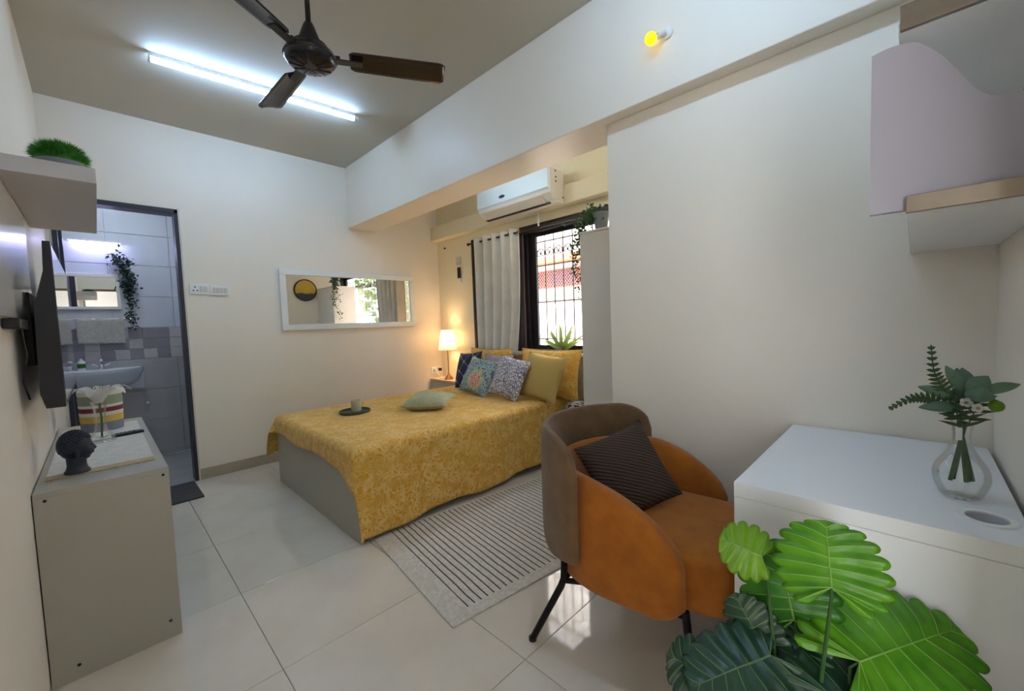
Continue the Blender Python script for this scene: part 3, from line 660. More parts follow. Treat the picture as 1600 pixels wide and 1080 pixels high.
for x, z in ((2.95, 2.44), (2.955, 2.39), (2.955, 2.355), (3.045, 2.235)): B((x, ay0 - 0.006, z), (x + 0.014, ay0 - 0.004, z + 0.012)).build('side_mark', m_dark, ac)
MB().lathe([(0.0, 0), (0.5, 0), (0.5, 1), (0.0, 1)], (0, 0, 0), 24).xf(Matrix.Translation((2.863, 2.70, 2.345)) @ Matrix.Rotation(-pi / 2, 4, 'Y') @ Matrix.Diagonal((0.028, 0.075, 0.003, 1))).build('brand_badge', M('badge_blue', rgb(40, 52, 92), 0.3, var=0.05), ac)

# ================================================================== TALL CABINET + trailing plants
tc = thing('tall_cabinet', 'tall plain white cabinet between the right wall and window', 'cabinet', (2.97, 1.5, 0))
B((2.80, YW + 0.006, 0), (3.155, 1.815, 1.84), 0.003).build('body', m_cabwhite, tc); B((2.795, YW + 0.006, 1.84), (3.158, 1.82, 1.857), 0.003).build('top_board', m_cabwhite, tc)
def vine(mb, p0, path, nleaf, sp, rnd, ls=(0.012, 0.022)):
    for _ in range(nleaf):
        t = rnd.random(); k = t * (len(path) - 1); i = min(int(k), len(path) - 2); p = Vector(path[i]).lerp(Vector(path[i + 1]), k - i)
        p += Vector((rnd.gauss(0, sp), rnd.gauss(0, sp), rnd.gauss(0, sp)))
        u = Vector((rnd.gauss(0, 1), rnd.gauss(0, 1), rnd.gauss(-0.4, .7))).normalized(); v = u.orthogonal().normalized(); v = (Matrix.Rotation(rnd.random() * 6.28, 3, u) @ v); n_ = u.cross(v); s = rnd.uniform(*ls)
        mb.add([p, p + u * s * .5 + v * s * .5 + n_ * s * .15, p + u * s * 1.5, p + u * s * .5 - v * s * .5 + n_ * s * .15, p + u * s * .7], [(0, 1, 4), (1, 2, 4), (2, 3, 4), (3, 0, 4)])
rnd = random.Random(5)
pt = thing('potted_vine', 'trailing vine in a grey pot on top of the tall cabinet', 'plant', (2.90, 1.685, 1.857))
m_pot = M('grey_blue_pot', rgb(136, 142, 150), 0.4, var=0.05)
MB().lathe([(0.0, 0), (0.044, 0), (0.062, 0.125), (0.066, 0.125), (0.066, 0.135), (0.058, 0.135), (0.05, 0.11), (0.0, 0.11)], (2.90, 1.685, 1.857), 24).build('pot', m_pot, pt, smooth=True)
mb = MB(); vine(mb, None, [(2.90, 1.69, 1.99), (2.87, 1.78, 1.99), (2.83, 1.83, 1.90)], 170, 0.03, rnd, (0.018, 0.034))
vine(mb, None, [(2.83, 1.835, 1.89), (2.80, 1.855, 1.78), (2.795, 1.86, 1.66), (2.795, 1.845, 1.53)], 100, 0.016, rnd, (0.014, 0.026)); vine(mb, None, [(2.83, 1.835, 1.90), (2.86, 1.86, 1.72), (2.86, 1.86, 1.35)], 90, 0.02, rnd, (0.014, 0.026))
f = mb.build('foliage', m_vine, pt); f['kind'] = 'stuff'
al = thing('aloe_plant', 'spiky pale green aloe on the sunny window sill', 'plant', (3.20, 2.27, WZ0 + 0.025))
MB().lathe([(0.0, 0), (0.03, 0), (0.04, 0.05), (0.0, 0.05)], (3.125, 2.29, 0.905), 16).build('pot', m_pot, al, smooth=True)
for k in range(13):
    ph = -1.15 + 2.3 * k / 12; ln = (0.23, 0.27, 0.21)[k % 3]
    d = Vector((0.22 * sin(k * 2.1), sin(ph), cos(ph) * 0.9)).normalized(); sd = d.cross(Vector((1, 0, 0))).normalized(); nn = d.cross(sd)
    mb = MB(); o_ = Vector((3.125, 2.27, 0.93))
    def af(u, v, d=d, sd=sd, nn=nn, ln=ln): return o_ + d * ln * u + sd * (0.026 * (1 - u) ** 0.7 * (v * 2 - 1)) + nn * (-0.012 * (1 - (v * 2 - 1) ** 2) * (1 - u)) 
    lf = mb.grid(af, 8, 4).build('leaf', m_aloe, al, smooth=80)
struct(B((XWIN - 0.09, WY0 + 0.6, WZ0 - 0.02), (XWIN, WY1 - 0.5, WZ0 + 0.004), 0.003).build('window_sill', m_offwhite), 'pale sill below the window')

# ================================================================== TUBE LIGHT, FAN, BULB
def tube_light(tA, tB, label, glow, wire=True):
    tA = Vector(tA); tB = Vector(tB); ctr = (tA + tB) / 2; hl = (tB - tA).length / 2; dd = (tB - tA).normalized()
    tl = thing('tube_light', label, 'lamp', ctr + Vector((0, 0, H)), group='ceiling tube lights')
    X = Matrix.Translation((ctr.x, ctr.y, H)) @ Matrix.Rotation(atan2(dd.y, dd.x), 4, 'Z')
    for lo, hi, nm in (((-hl - 0.01, -0.012, -0.024), (hl + 0.01, 0.012, 0.0), 'housing'), ((-hl - 0.012, -0.014, -0.052), (-hl, 0.014, -0.022), 'end_cap'), ((hl, -0.014, -0.052), (hl + 0.012, 0.014, -0.022), 'end_cap')):
        B(lo, hi, 0.002).xf(X).build(nm, m_pink, tl)
    MB().tube([(-hl, 0, -0.038), (hl, 0, -0.038)], 0.014, 12).xf(X).build('tube', glow, tl, smooth=True)
    if wire: MB().tube([(-0.02, 0.02, -0.004), (0.0, 0.05, -0.004), (0.05, 0.075, -0.004), (0.1, 0.06, -0.004), (0.13, 0.02, -0.004)], 0.003, 6).xf(X).build('wire', m_white, tl)
m_glow = emis('tube_glow', (0.42, 0.66, 1.0, 1), TUBE_STRENGTH * 0.86)
tube_light((0.512, 3.147, 0), (1.666, 3.052, 0), 'glowing bluish white tube light on the ceiling behind the fan', m_glow)
tube_light((1.32, -0.12, 0), (1.32, 1.04, 0), 'second bluish white tube light on the ceiling above the desk end', emis('tube_glow_soft', (0.44, 0.68, 1.0, 1), TUBE_STRENGTH * 0.68), wire=False)
al_ = thing('wall_batten_light', 'slim batten light on the alcove side of the beam', 'lamp', (XB2, 2.5, 2.49))
B((XB2, 2.15, 2.475), (XB2 + 0.02, 2.85, 2.505), 0.002).build('housing', m_white, al_)
MB().tube([(XB2 + 0.03, 2.16, 2.49), (XB2 + 0.03, 2.84, 2.49)], 0.011, 10).build('tube', emis('alcove_glow', (0.74, 0.88, 1.0, 1), 13), al_, smooth=True)

fc = Vector((0.928, 1.903, 0)); FZ = 2.40
fn = thing('ceiling_fan', 'dark brown three blade ceiling fan', 'fan', (fc.x, fc.y, FZ - 0.08))
MB().lathe([(0.0, H), (0.055, H), (0.055, H - 0.03), (0.03, H - 0.07), (0.0, H - 0.07)], (fc.x, fc.y, 0), 24).build('canopy', m_fan2, fn, smooth=True)
MB().tube([(fc.x, fc.y, H - 0.05), (fc.x, fc.y, FZ + 0.06)], 0.011, 12).build('downrod', m_fan2, fn, smooth=True)
MB().lathe([(0.0, 0.135), (0.016, 0.135), (0.024, 0.12), (0.047, 0.055), (0.05, 0.03), (0.0, 0.03)], (fc.x, fc.y, FZ), 24).build('bell_cover', m_fan2, fn, smooth=True)
MB().lathe([(0.0, 0.045), (0.052, 0.045), (0.074, 0.036), (0.078, 0.018), (0.100, 0.005), (0.107, -0.009), (0.103, -0.026), (0.091, -0.040), (0.052, -0.049), (0.0, -0.051)], (fc.x, fc.y, FZ), 40).build('motor', m_fan2, fn, smooth=50)
for k in range(12):
    a = 2 * pi * k / 12
    mb = MB(); mb.tube([(fc.x + r * cos(a), fc.y + r * sin(a), FZ + z) for r, z in ((0.026, -0.051), (0.052, -0.049), (0.087, -0.042))], 0.003, 5); mb.build('motor_rib', m_fan, fn)
ring = MB().tube([(fc.x + 0.105 * cos(a), fc.y + 0.105 * sin(a), FZ - 0.013) for a in [2 * pi * q / 40 for q in range(41)]], 0.005, 6, caps=False); ring.build('trim_ring', m_fan, fn, smooth=True)
def blade_mesh():
    mb = MB()
    def prof(t): return 0.055 + 0.012 * t if t < 0.93 else (0.066 * sqrt(max(0.0, 1 - ((t - 0.93) / 0.07) ** 2) * 0.55 + 0.45))
    pts = 26
    def top(u, v):
        r = 0.185 + u * 0.485; hw = prof(u); 
        if u < 0.05: hw *= 0.7 + 0.3 * sqrt(u / 0.05)
        s = v * 2 - 1; return Vector((r, hw * s, -0.015 * s + 0.006 * (1 - s * s)))
    mb.grid(top, pts, 8); return mb
for k in range(3):
    a = radians(-29 + 120 * k); rz = Matrix.Translation((fc.x, fc.y, FZ - 0.005)) @ Matrix.Rotation(a, 4, 'Z') @ Matrix.Scale(0.87, 4)
    b_ = blade_mesh().xf(rz).build('blade', m_fan, fn, smooth=60); so = b_.modifiers.new('solid', 'SOLIDIFY'); so.thickness = 0.004
    mb = MB(); mb.box((0.09, -0.022, -0.014), (0.25, 0.022, -0.006), 0.003); mb.box((0.10, -0.016, -0.012), (0.14, 0.016, 0.012), 0.003)
    mb.xf(rz).build('blade_arm', m_fan2, fn)

bl = thing('wall_bulb', 'small glowing yellow bulb on the beam', 'bulb', (XB, 0.82, 2.45))
mb = MB().lathe([(0.0, 0), (0.026, 0), (0.026, 0.008), (0.019, 0.014), (0.0, 0.014)], (0, 0, 0), 20).xf(Matrix.Translation((XB, 0.805, 2.462)) @ Matrix.Rotation(-pi / 2, 4, 'Y')); mb.build('base_plate', m_white, bl, smooth=True)
ax = Vector((-0.55, 0.62, -0.25)).normalized(); pb = Vector((XB - 0.012, 0.808, 2.46))
MB().tube([pb, pb + ax * 0.035], 0.014, 14).build('holder', m_offwhite, bl, smooth=True)
MB().tube([pb + ax * 0.032, pb + ax * 0.045], 0.012, 14).build('cap', m_chrome, bl, smooth=True)
MB().sphere(pb + ax * 0.068, 0.026, 20, 14).build('globe', emis('yellow_bulb', (1, 0.66, 0.0, 1), 1.2), bl, smooth=True)

# ================================================================== LEFT WALL: cabinet, tv, shelf
cb = thing('low_cabinet', 'low grey laminate cabinet along the left wall', 'cabinet', (0.178, 2.78, 0))
CA, CY0, CY1, CH = 0.353, 2.079, 3.488, 0.683
B((0.003, CY0, 0.0), (CA, CY0 + 0.018, CH - 0.018), 0.0015).build('end_panel', m_greylam, cb); B((0.003, CY1 - 0.018, 0.0), (CA, CY1, CH - 0.018), 0.0015).build('end_panel', m_greylam, cb)
B((0.003, CY0, CH - 0.018), (CA, CY1, CH), 0.0015).build('top_board', m_greylam, cb); B((0.003, CY0 + 0.018, 0.0), (0.018, CY1 - 0.018, CH - 0.018)).build('back_panel', m_greylam, cb)
B((0.02, CY0 + 0.018, 0.05), (CA - 0.025, CY1 - 0.018, 0.068)).build('bottom_board', m_greylam, cb)
dl = (CY1 - CY0 - 0.036) / 3
for k in range(3):
    y0 = CY0 + 0.018 + k * dl; d_ = B((CA - 0.022, y0 + 0.002, 0.05), (CA - 0.004, y0 + dl - 0.002, CH - 0.022), 0.0015).build('door', m_greylam, cb)
    B((CA - 0.005, y0 + dl - 0.05, 0.42), (CA + 0.012, y0 + dl - 0.038, 0.54), 0.003).build('handle', m_chrome, d_)
for x, z in ((0.03, 0.655), (0.335, 0.655), (0.32, 0.07), (0.07, 0.05)): MB().lathe([(0.0, 0), (0.005, 0), (0.005, 0.002), (0.0, 0.002)], (0, 0, 0), 10).xf(Matrix.Translation((x, CY0, z)) @ Matrix.Rotation(pi / 2, 4, 'X')).build('screw_cap', m_dark, cb)

rn = thing('table_runner', 'white table runner with tan border on the low cabinet', 'runner', (0.178, 2.82, CH))
B((0.022, 2.30, CH + 0.0003), (0.325, 3.36, CH + 0.003), 0.001).build('cloth', m_runner, rn)
B((0.022, 2.24, CH + 0.0003), (0.325, 2.30, CH + 0.0032), 0.001).build('border', m_runnertan, rn); B((0.022, 3.36, CH + 0.0003), (0.325, 3.42, CH + 0.0032), 0.001).build('border', m_runnertan, rn)
mb = MB()
for k in range(26): x = 0.026 + k * 0.0118; mb.tube([(x, 2.24, CH + 0.002), (x + 0.002, 2.222, CH + 0.002)], 0.0016, 4)
fr_ = mb.build('fringe', m_runnertan, rn); fr_['kind'] = 'stuff'
ZC = CH + 0.0035

# head statue
m_stat = M('navy_stone', rgb(34, 40, 56), 0.5, var=0.15, nscale=30, bump=0.2, bscale=80)
hs = thing('head_statue', 'dark blue sculpted head with curled hair on the low cabinet', 'statue', (0.10, 2.275, ZC))
hx, hy = 0.10, 2.275
def headf(u, v):
    a = 2 * pi * u; t = pi * v; z = -cos(t); r = sin(t); face = (1 if cos(a) > 0 else 0)
    p = Vector((r * cos(a) * 0.041, r * sin(a) * 0.037, z * 0.056))
    jaw = min(1.0, max(0.0, -z)) ; p.y *= 1 - 0.22 * jaw
    if cos(a) < 0: p.x *= 1 - 0.25 * jaw
    p.x += face * 0.006 * math.exp(-((z + 0.45) / 0.35) ** 2) * r
    p.x += face * 0.0075 * math.exp(-((z + 0.22) / 0.10) ** 2) * math.exp(-(sin(a) / 0.20) ** 2)
    p.x += face * 0.0035 * math.exp(-((z + 0.05) / 0.14) ** 2) * math.exp(-(sin(a) / 0.14) ** 2)
    p.x += face * 0.004 * math.exp(-((z + 0.52) / 0.07) ** 2) * math.exp(-(sin(a) / 0.30) ** 2)
    p.x += face * 0.007 * math.exp(-((z + 0.86) / 0.13) ** 2) * math.exp(-(sin(a) / 0.5) ** 2)
    p.x -= face * 0.0035 * math.exp(-((z - 0.0) / 0.09) ** 2) * math.exp(-((abs(sin(a)) - 0.42) / 0.18) ** 2)
    return Vector((hx + 0.010 + p.x, hy + p.y, ZC + 0.098 + p.z))
MB().grid(headf, 56, 40, closed_u=True).build('face', m_stat, hs, smooth=80)
MB().lathe([(0.0, 0), (0.036, 0), (0.036, 0.008), (0.030, 0.016), (0.027, 0.03), (0.028, 0.06), (0.0, 0.06)], (hx + 0.004, hy, ZC), 24).build('neck', m_stat, hs, smooth=True)
mb = MB()
for k in range(420):
    t = math.acos(1 - 2 * (k + 0.5) / 420); a = k * 2.39996
    z = cos(t); px_ = sin(t) * cos(a)
    if z < -0.42 or (px_ > 0.30 and z < 0.40) or (z < 0.0 and px_ > 0.0): continue
    mb.sphere((hx + 0.004 + px_ * 0.046, hy + sin(t) * sin(a) * 0.042, ZC + 0.106 + z * 0.056), 0.0042, 6, 4)
mb.build('hair', m_stat, hs, smooth=True)
MB().sphere((hx + 0.001, hy, ZC + 0.106), 0.045, 24, 16, (1.0, 0.93, 1.24)).build('hair_cap', m_stat, hs, smooth=True)
for s_ in (1, -1): MB().sphere((hx + 0.008, hy + s_ * 0.038, ZC + 0.080), 0.012, 10, 8, (0.6, 0.4, 1.9)).build('ear', m_stat, hs, smooth=True)

# lily in glass vase
vx, vy = 0.175, 2.84
lv = thing('lily_vase', 'white lily bloom in a small clear glass vase on the low cabinet', 'vase', (vx, vy, ZC))
MB().lathe([(0.0, 0.004), (0.045, 0.004), (0.05, 0.0), (0.052, 0.006), (0.042, 0.03), (0.024, 0.06), (0.018, 0.10), (0.023, 0.16), (0.032, 0.20), (0.030, 0.20), (0.021, 0.16), (0.016, 0.10), (0.022, 0.062), (0.038, 0.032), (0.0, 0.012)], (vx, vy, ZC), 28).build('glass', m_glass, lv, smooth=60)
MB().tube([(vx, vy, ZC + 0.02), (vx + 0.004, vy, ZC + 0.12), (vx, vy, ZC + 0.21)], 0.004, 8).build('stem', m_stem, lv, smooth=True)
m_lily = leafmat('lily_petal', rgb(214, 208, 196), rgb(236, 232, 222), 0.5)
for k in range(6):
    a = k * pi / 3 + 0.3; d = Vector((cos(a), sin(a), 0)); sd = Vector((-sin(a), cos(a), 0))
    def pf_(u, v, d=d, sd=sd):
        s = v * 2 - 1; wd = 0.030 * sin(pi * min(1, u * 0.9 + 0.1)) ** 0.7 * (1 if u < 0.95 else 0.5)
        out = 0.012 + 0.118 * u ** 1.1; up = 0.085 * sin(u * 2.1) - 0.03 * u ** 3
        return Vector((vx, vy, ZC + 0.19)) + d * out + sd * wd * s + Vector((0, 0, up + 0.012 * s * s * (1 - u)))
    MB().grid(pf_, 14, 6).build('petal', m_lily, lv, smooth=80)
mb = MB()
for k in range(6): a = k * pi / 3; mb.tube([(vx, vy, ZC + 0.21), (vx + 0.02 * cos(a), vy + 0.02 * sin(a), ZC + 0.28)], 0.0015, 5)
mb.build('stamens', m_aloe, lv)
# basket
bk = thing('storage_basket', 'round striped woven basket behind the lily vase', 'basket', (0.180, 3.21, ZC))
mts = [M('woven_grey', rgb(120, 124, 134), 0.9, var=0.1, bump=0.5, bscale=150), M('woven_mustard', rgb(204, 168, 84), 0.9, var=0.1, bump=0.5, bscale=150), M('woven_white', rgb(216, 208, 196), 0.9, var=0.05, bump=0.5, bscale=150), M('woven_maroon', rgb(122, 50, 56), 0.9, var=0.1, bump=0.5, bscale=150), M('woven_green', rgb(146, 154, 128), 0.9, var=0.08, bump=0.5, bscale=150)]
bands = [(0, 0.05, 0), (0.05, 0.085, 1), (0.085, 0.105, 2), (0.105, 0.13, 3), (0.13, 0.145, 2), (0.145, 0.195, 4), (0.195, 0.222, 2)]
for z0, z1, i in bands:
    r = lambda z: 0.084 + 0.006 * z / 0.24
    MB().lathe([(r(z0) - 0.008, z0), (r(z0), z0), (r((z0 + z1) / 2) + 0.0015, (z0 + z1) / 2), (r(z1), z1), (r(z1) - 0.008, z1)], (0.180, 3.21, ZC), 36, caps=False).build('woven_band', mts[i], bk, smooth=60)
MB().lathe([(0.0, 0.0), (0.078, 0.0), (0.078, 0.006), (0.0, 0.006)], (0.180, 3.21, ZC), 30).build('bottom', mts[0], bk)
# remote / dark pen tray
tv_r = thing('tv_remote', 'flat black remote control lying beside the lily vase', 'remote', (0.272, 2.915, ZC))
mb = B((-0.06, -0.022, 0), (0.06, 0.022, 0.014), 0.004).xf(Matrix.Translation((0.270, 2.915, ZC)) @ Matrix.Rotation(0.25, 4, 'Z')); mb.build('body', m_dark, tv_r, smooth=30)
mb = MB()
for i in range(5):
    for j in range(3): mb.box((-0.045 + i * 0.016, -0.014 + j * 0.011, 0.0135), (-0.036 + i * 0.016, -0.007 + j * 0.011, 0.0155))
mb.xf(Matrix.Translation((0.270, 2.915, ZC)) @ Matrix.Rotation(0.25, 4, 'Z')).build('buttons', m_fan2, tv_r)

# television on wall bracket
tv = thing('television', 'black flat television on a wall bracket above the low cabinet', 'television', (0.05, 2.57, 0.97))
m_tvb = M('tv_black_plastic', rgb(26, 26, 34), 0.4, var=0.05)
m_scr = M('tv_screen', rgb(10, 11, 15), 0.06, var=0.0, spec=0.9, coat=0.5)
TX, TY0, TY1, TZ0, TZ1 = 0.100, 2.085, 3.05, 0.965, 1.53
mb = MB(); pr_ = [(TX, TZ0), (TX, TZ1), (TX - 0.018, TZ1), (TX - 0.022, TZ1 - 0.10), (TX - 0.050, TZ1 - 0.22), (TX - 0.056, TZ0 + 0.05), (TX - 0.045, TZ0)]
n = len(pr_); mb.add([(x, TY0, z) for x, z in pr_] + [(x, TY1, z) for x, z in pr_], [tuple(range(n)), tuple(range(2 * n - 1, n - 1, -1))] + [(i, (i + 1) % n, n + (i + 1) % n, n + i) for i in range(n)]); mb.build('casing', m_tvb, tv)
B((TX - 0.001, TY0 + 0.012, TZ0 + 0.018), (TX + 0.0015, TY1 - 0.012, TZ1 - 0.012)).build('screen', m_scr, tv)
B((0.0, 2.40, 1.10), (0.02, 2.74, 1.38), 0.002).build('wall_mount', m_dark, tv); B((0.02, 2.52, 1.18), (0.05, 2.62, 1.30), 0.002).build('mount_arm', m_dark, tv)
st_ = thing('set_top_box', 'black set-top box on a small wall bracket beside the television', 'set-top box', (0.02, 1.97, 1.245))
B((0.002, 1.86, 1.235), (0.036, 2.07, 1.265), 0.003).build('body', m_dark, st_)
MB().tube([(0.02, 2.06, 1.24), (0.025, 2.075, 1.15), (0.012, 2.075, 1.06), (0.02, 2.1, 1.0)], 0.003, 6).build('cable', m_dark, st_, smooth=True)
wp = B((0.0, 1.15, 1.27), (0.012, 2.62, 1.70), 0.002).build('wall_panel', M('gloss_panel', rgb(222, 216, 208), 0.15, var=0.01)); tag(wp, 'glossy pale panel on the left wall behind the television', 'panel')

# floating shelf with grass ball
sx, sy0, sy1, sz, stt = 0.226, 2.05, 3.043, 1.737, 0.053
fs_ = thing('floating_shelf', 'thick white floating shelf high on the left wall', 'shelf', (0.11, 2.55, sz))
B((0.001, sy0, sz), (sx, sy1, sz + stt), 0.002).build('board', M('shelf_white', rgb(206, 200, 198), 0.4, var=0.02), fs_)
gb = thing('grass_ball', 'green artificial grass ball in a grey dish on the left shelf', 'plant', (0.142, 2.135, sz + stt))
MB().lathe([(0.0, 0), (0.05, 0), (0.060, 0.024), (0.056, 0.024), (0.0, 0.02)], (0.142, 2.135, sz + stt), 24).build('dish', m_pot, gb, smooth=True)
MB().lathe([(0.055, 0.02), (0.062, 0.036), (0.056, 0.06), (0.03, 0.078), (0.0, 0.082)], (0.142, 2.135, sz + stt), 24, caps=False).build('core', m_grass, gb, smooth=True)
mb = MB(); rnd = random.Random(2)
for _ in range(1700):
    a = rnd.random() * 2 * pi; t = math.acos(rnd.random()) * 1.05; d = Vector((sin(t) * cos(a), sin(t) * sin(a), cos(t)))
    p = Vector((0.142, 2.135, sz + stt + 0.034)) + Vector((d.x * 0.062, d.y * 0.062, d.z * 0.048)); q = d.orthogonal().normalized(); e = p + d * 0.018 + Vector((rnd.gauss(0, .004), rnd.gauss(0, .004), rnd.gauss(0, .004)))
    mb.add([p + q * 0.0018, p - q * 0.0018, e], [(0, 1, 2)])
f = mb.build('grass', m_grass, gb); f['kind'] = 'stuff'

mt_ = B((0.02, 3.685, 0.0005), (0.665, L - 0.02, 0.012), 0.005).build('doormat', m_mat, smooth=30); tag(mt_, 'charcoal doormat in front of the bathroom doorway', 'mat')

# ================================================================== BATHROOM THINGS
bm_ = thing('bathroom_mirror', 'white framed mirror above the washbasin', 'mirror', (0.16, BY - 0.008, 1.46))
yb = BY - 0.008
for lo, hi in [((-0.05, yb - 0.02, 1.45), (0.37, yb, 1.475)), ((-0.05, yb - 0.02, 1.745), (0.37, yb, 1.775)), ((-0.05, yb - 0.02, 1.475), (-0.025, yb, 1.745)), ((0.345, yb - 0.02, 1.475), (0.37, yb, 1.745))]: B(lo, hi, 0.002).build('frame_bar', m_white, bm_)
B((-0.025, yb - 0.01, 1.475), (0.345, yb - 0.003, 1.745)).build('mirror_glass', m_mirror, bm_)
bt = thing('bathroom_light', 'glowing violet-white tube light above the bathroom mirror', 'lamp', (0.23, yb, 2.03))
B((0.06, yb - 0.09, 2.054), (0.405, yb, 2.068), 0.002).build('housing', m_white, bt)
MB().tube([(0.08, yb - 0.075, 2.042), (0.385, yb - 0.075, 2.042)], 0.011, 10).build('tube', emis('bath_glow', (0.55, 0.52, 1.0, 1), 14), bt, smooth=True)
bcl = thing('bathroom_fill_light', 'unseen round fill lamp added on the bathroom ceiling', 'lamp', (0.35, 4.75, 2.6))  # out-of-view lamp added to brighten the bathroom beyond its mirror tube
MB().lathe([(0.0, 0), (0.09, 0), (0.09, -0.03), (0.08, -0.03), (0.0, -0.028)], (0.35, 4.75, 2.6), 28).build('base', m_white, bcl)
MB().lathe([(0.0, -0.055), (0.06, -0.05), (0.079, -0.031), (0.0, -0.03)], (0.35, 4.75, 2.6), 28).build('diffuser', emis('bath_fill_glow', (0.72, 0.84, 1.0, 1), 40), bcl, smooth=True)
tr = thing('towel_rail', 'metal towel rail under the bathroom mirror', 'rail', (0.2, yb, 1.36))
MB().tube([(-0.08, yb - 0.05, 1.36), (0.42, yb - 0.05, 1.36)], 0.007, 8).build('bar', m_chrome, tr, smooth=True)
for x in (-0.08, 0.42): MB().tube([(x, yb, 1.36), (x, yb - 0.05, 1.36)], 0.009, 8).build('post', m_chrome, tr, smooth=True)
def tw(u, v):
    x = 0.065 + 0.31 * u; s = v * 0.50
    if s < 0.22: y, z = yb - 0.062 - 0.004 * sin(u * 14), 1.362 - (0.22 - s) * 1.0 - 0.012 * u
    elif s < 0.25: a = (s - 0.22) / 0.03 * pi; y, z = yb - 0.05 - 0.012 * cos(a), 1.362 + 0.012 * sin(a)
    else: y, z = yb - 0.038, 1.362 - (s - 0.25) * 0.9
    return Vector((x, y, z))
tw_ = MB().grid(tw, 24, 30).build('towel', m_towel, smooth=80); so = tw_.modifiers.new('solid', 'SOLIDIFY'); so.thickness = 0.005; tag(tw_, 'beige hand towel folded over the bathroom rail', 'towel')
bn = thing('washbasin', 'white wall-mounted washbasin in the bathroom', 'basin', (0.18, yb - 0.2, 0.72))
m_cer = M('white_ceramic', rgb(222, 224, 228), 0.12, var=0.01)
def basin(u, v):
    a = pi + pi * u; rings = [(0.0, 0.80), (0.55, 0.80), (0.86, 0.86), (0.93, 0.905), (1.0, 0.905), (1.0, 0.875), (0.85, 0.78), (0.45, 0.71), (0.0, 0.70)]
    k = v * (len(rings) - 1); i = min(int(k), len(rings) - 2); r, z = [rings[i][q] + (rings[i + 1][q] - rings[i][q]) * (k - i) for q in (0, 1)]
    return Vector((0.19 + 0.29 * r * cos(a), yb - 0.12 + (0.30 * r) * sin(a), z))
MB().grid(basin, 32, 24).build('bowl', m_cer, bn, smooth=60)
B((-0.10, yb - 0.125, 0.70), (0.48, yb, 0.905), 0.012).build('deck', m_cer, bn, smooth=30)
MB().tube([(0.19, yb - 0.12, 0.72), (0.19, yb - 0.12, 0.5), (0.19, yb, 0.5)], 0.018, 10).build('waste_pipe', m_chrome, bn, smooth=True)
tp = thing('basin_tap', 'chrome tap on the washbasin', 'tap', (0.20, yb - 0.06, 0.905))
MB().lathe([(0.0, 0), (0.022, 0), (0.02, 0.03), (0.015, 0.06), (0.0, 0.06)], (0.20, yb - 0.06, 0.905), 16).build('body', m_chrome, tp, smooth=True)
MB().tube([(0.20, yb - 0.06, 0.945), (0.20, yb - 0.12, 0.965), (0.20, yb - 0.16, 0.945)], 0.010, 10).build('spout', m_chrome, tp, smooth=True)
MB().sphere((0.20, yb - 0.06, 0.985), 0.02, 12, 8).build('knob', m_chrome, tp, smooth=True)
for s_ in (1, -1): MB().tube([(0.20, yb - 0.06, 0.93), (0.20 + s_ * 0.06, yb - 0.07, 0.955)], 0.007, 8).build('lever', m_chrome, tp, smooth=True)
sp = thing('soap_bottle', 'white soap bottle with green label on the washbasin', 'bottle', (0.075, yb - 0.07, 0.905))
MB().lathe([(0.0, 0), (0.024, 0), (0.026, 0.01), (0.026, 0.075), (0.018, 0.088), (0.0, 0.088)], (0.075, yb - 0.07, 0.905), 18).build('body', m_white, sp, smooth=True)
MB().lathe([(0.0, 0.088), (0.01, 0.088), (0.01, 0.105), (0.0, 0.105)], (0.075, yb - 0.07, 0.905), 12).build('cap', m_white, sp, smooth=True)
MB().lathe([(0.0265, 0.02), (0.0265, 0.06)], (0.075, yb - 0.07, 0.905), 18, caps=False).build('label', m_leafM, sp)
vl = thing('valve', 'small chrome stop valve on the bathroom wall', 'valve', (0.49, yb, 0.53))
MB().tube([(0.49, yb, 0.545), (0.49, yb - 0.06, 0.545)], 0.013, 10).build('stem', m_chrome, vl, smooth=True); MB().sphere((0.49, yb - 0.065, 0.545), 0.022, 12, 8).build('handle', m_chrome, vl, smooth=True)
hv = thing('hanging_vine', 'dark artificial vine hanging beside the bathroom mirror', 'plant', (0.41, yb - 0.03, 1.95))
MB().tube([(0.38, yb, 1.93), (0.38, yb - 0.05, 1.94)], 0.006, 8).build('hook', m_chrome, hv)
mb = MB(); rnd = random.Random(9); vine(mb, None, [(0.36, yb - 0.06, 1.94), (0.40, yb - 0.07, 1.88), (0.43, yb - 0.06, 1.75), (0.43, yb - 0.06, 1.6)], 280, 0.03, rnd, (0.016, 0.03)); vine(mb, None, [(0.42, yb - 0.05, 1.7), (0.43, yb - 0.05, 1.5), (0.435, yb - 0.05, 1.28)], 150, 0.02, rnd, (0.014, 0.026))
f = mb.build('foliage', leafmat('dark_vine', rgb(26, 48, 40), rgb(48, 74, 58), 0.6), hv); f['kind'] = 'stuff'

# ================================================================== RUG
rugm = B((0, 0, 0), (1.60, 0.925, 0.007), 0.002).build('rug', m_rugm); rugm.location = (1.098, 1.278, 0.0005); rugm.rotation_euler = (0, 0, radians(-7.2)); tag(rugm, 'cream rug with thin dark stripes beside the bed', 'rug')

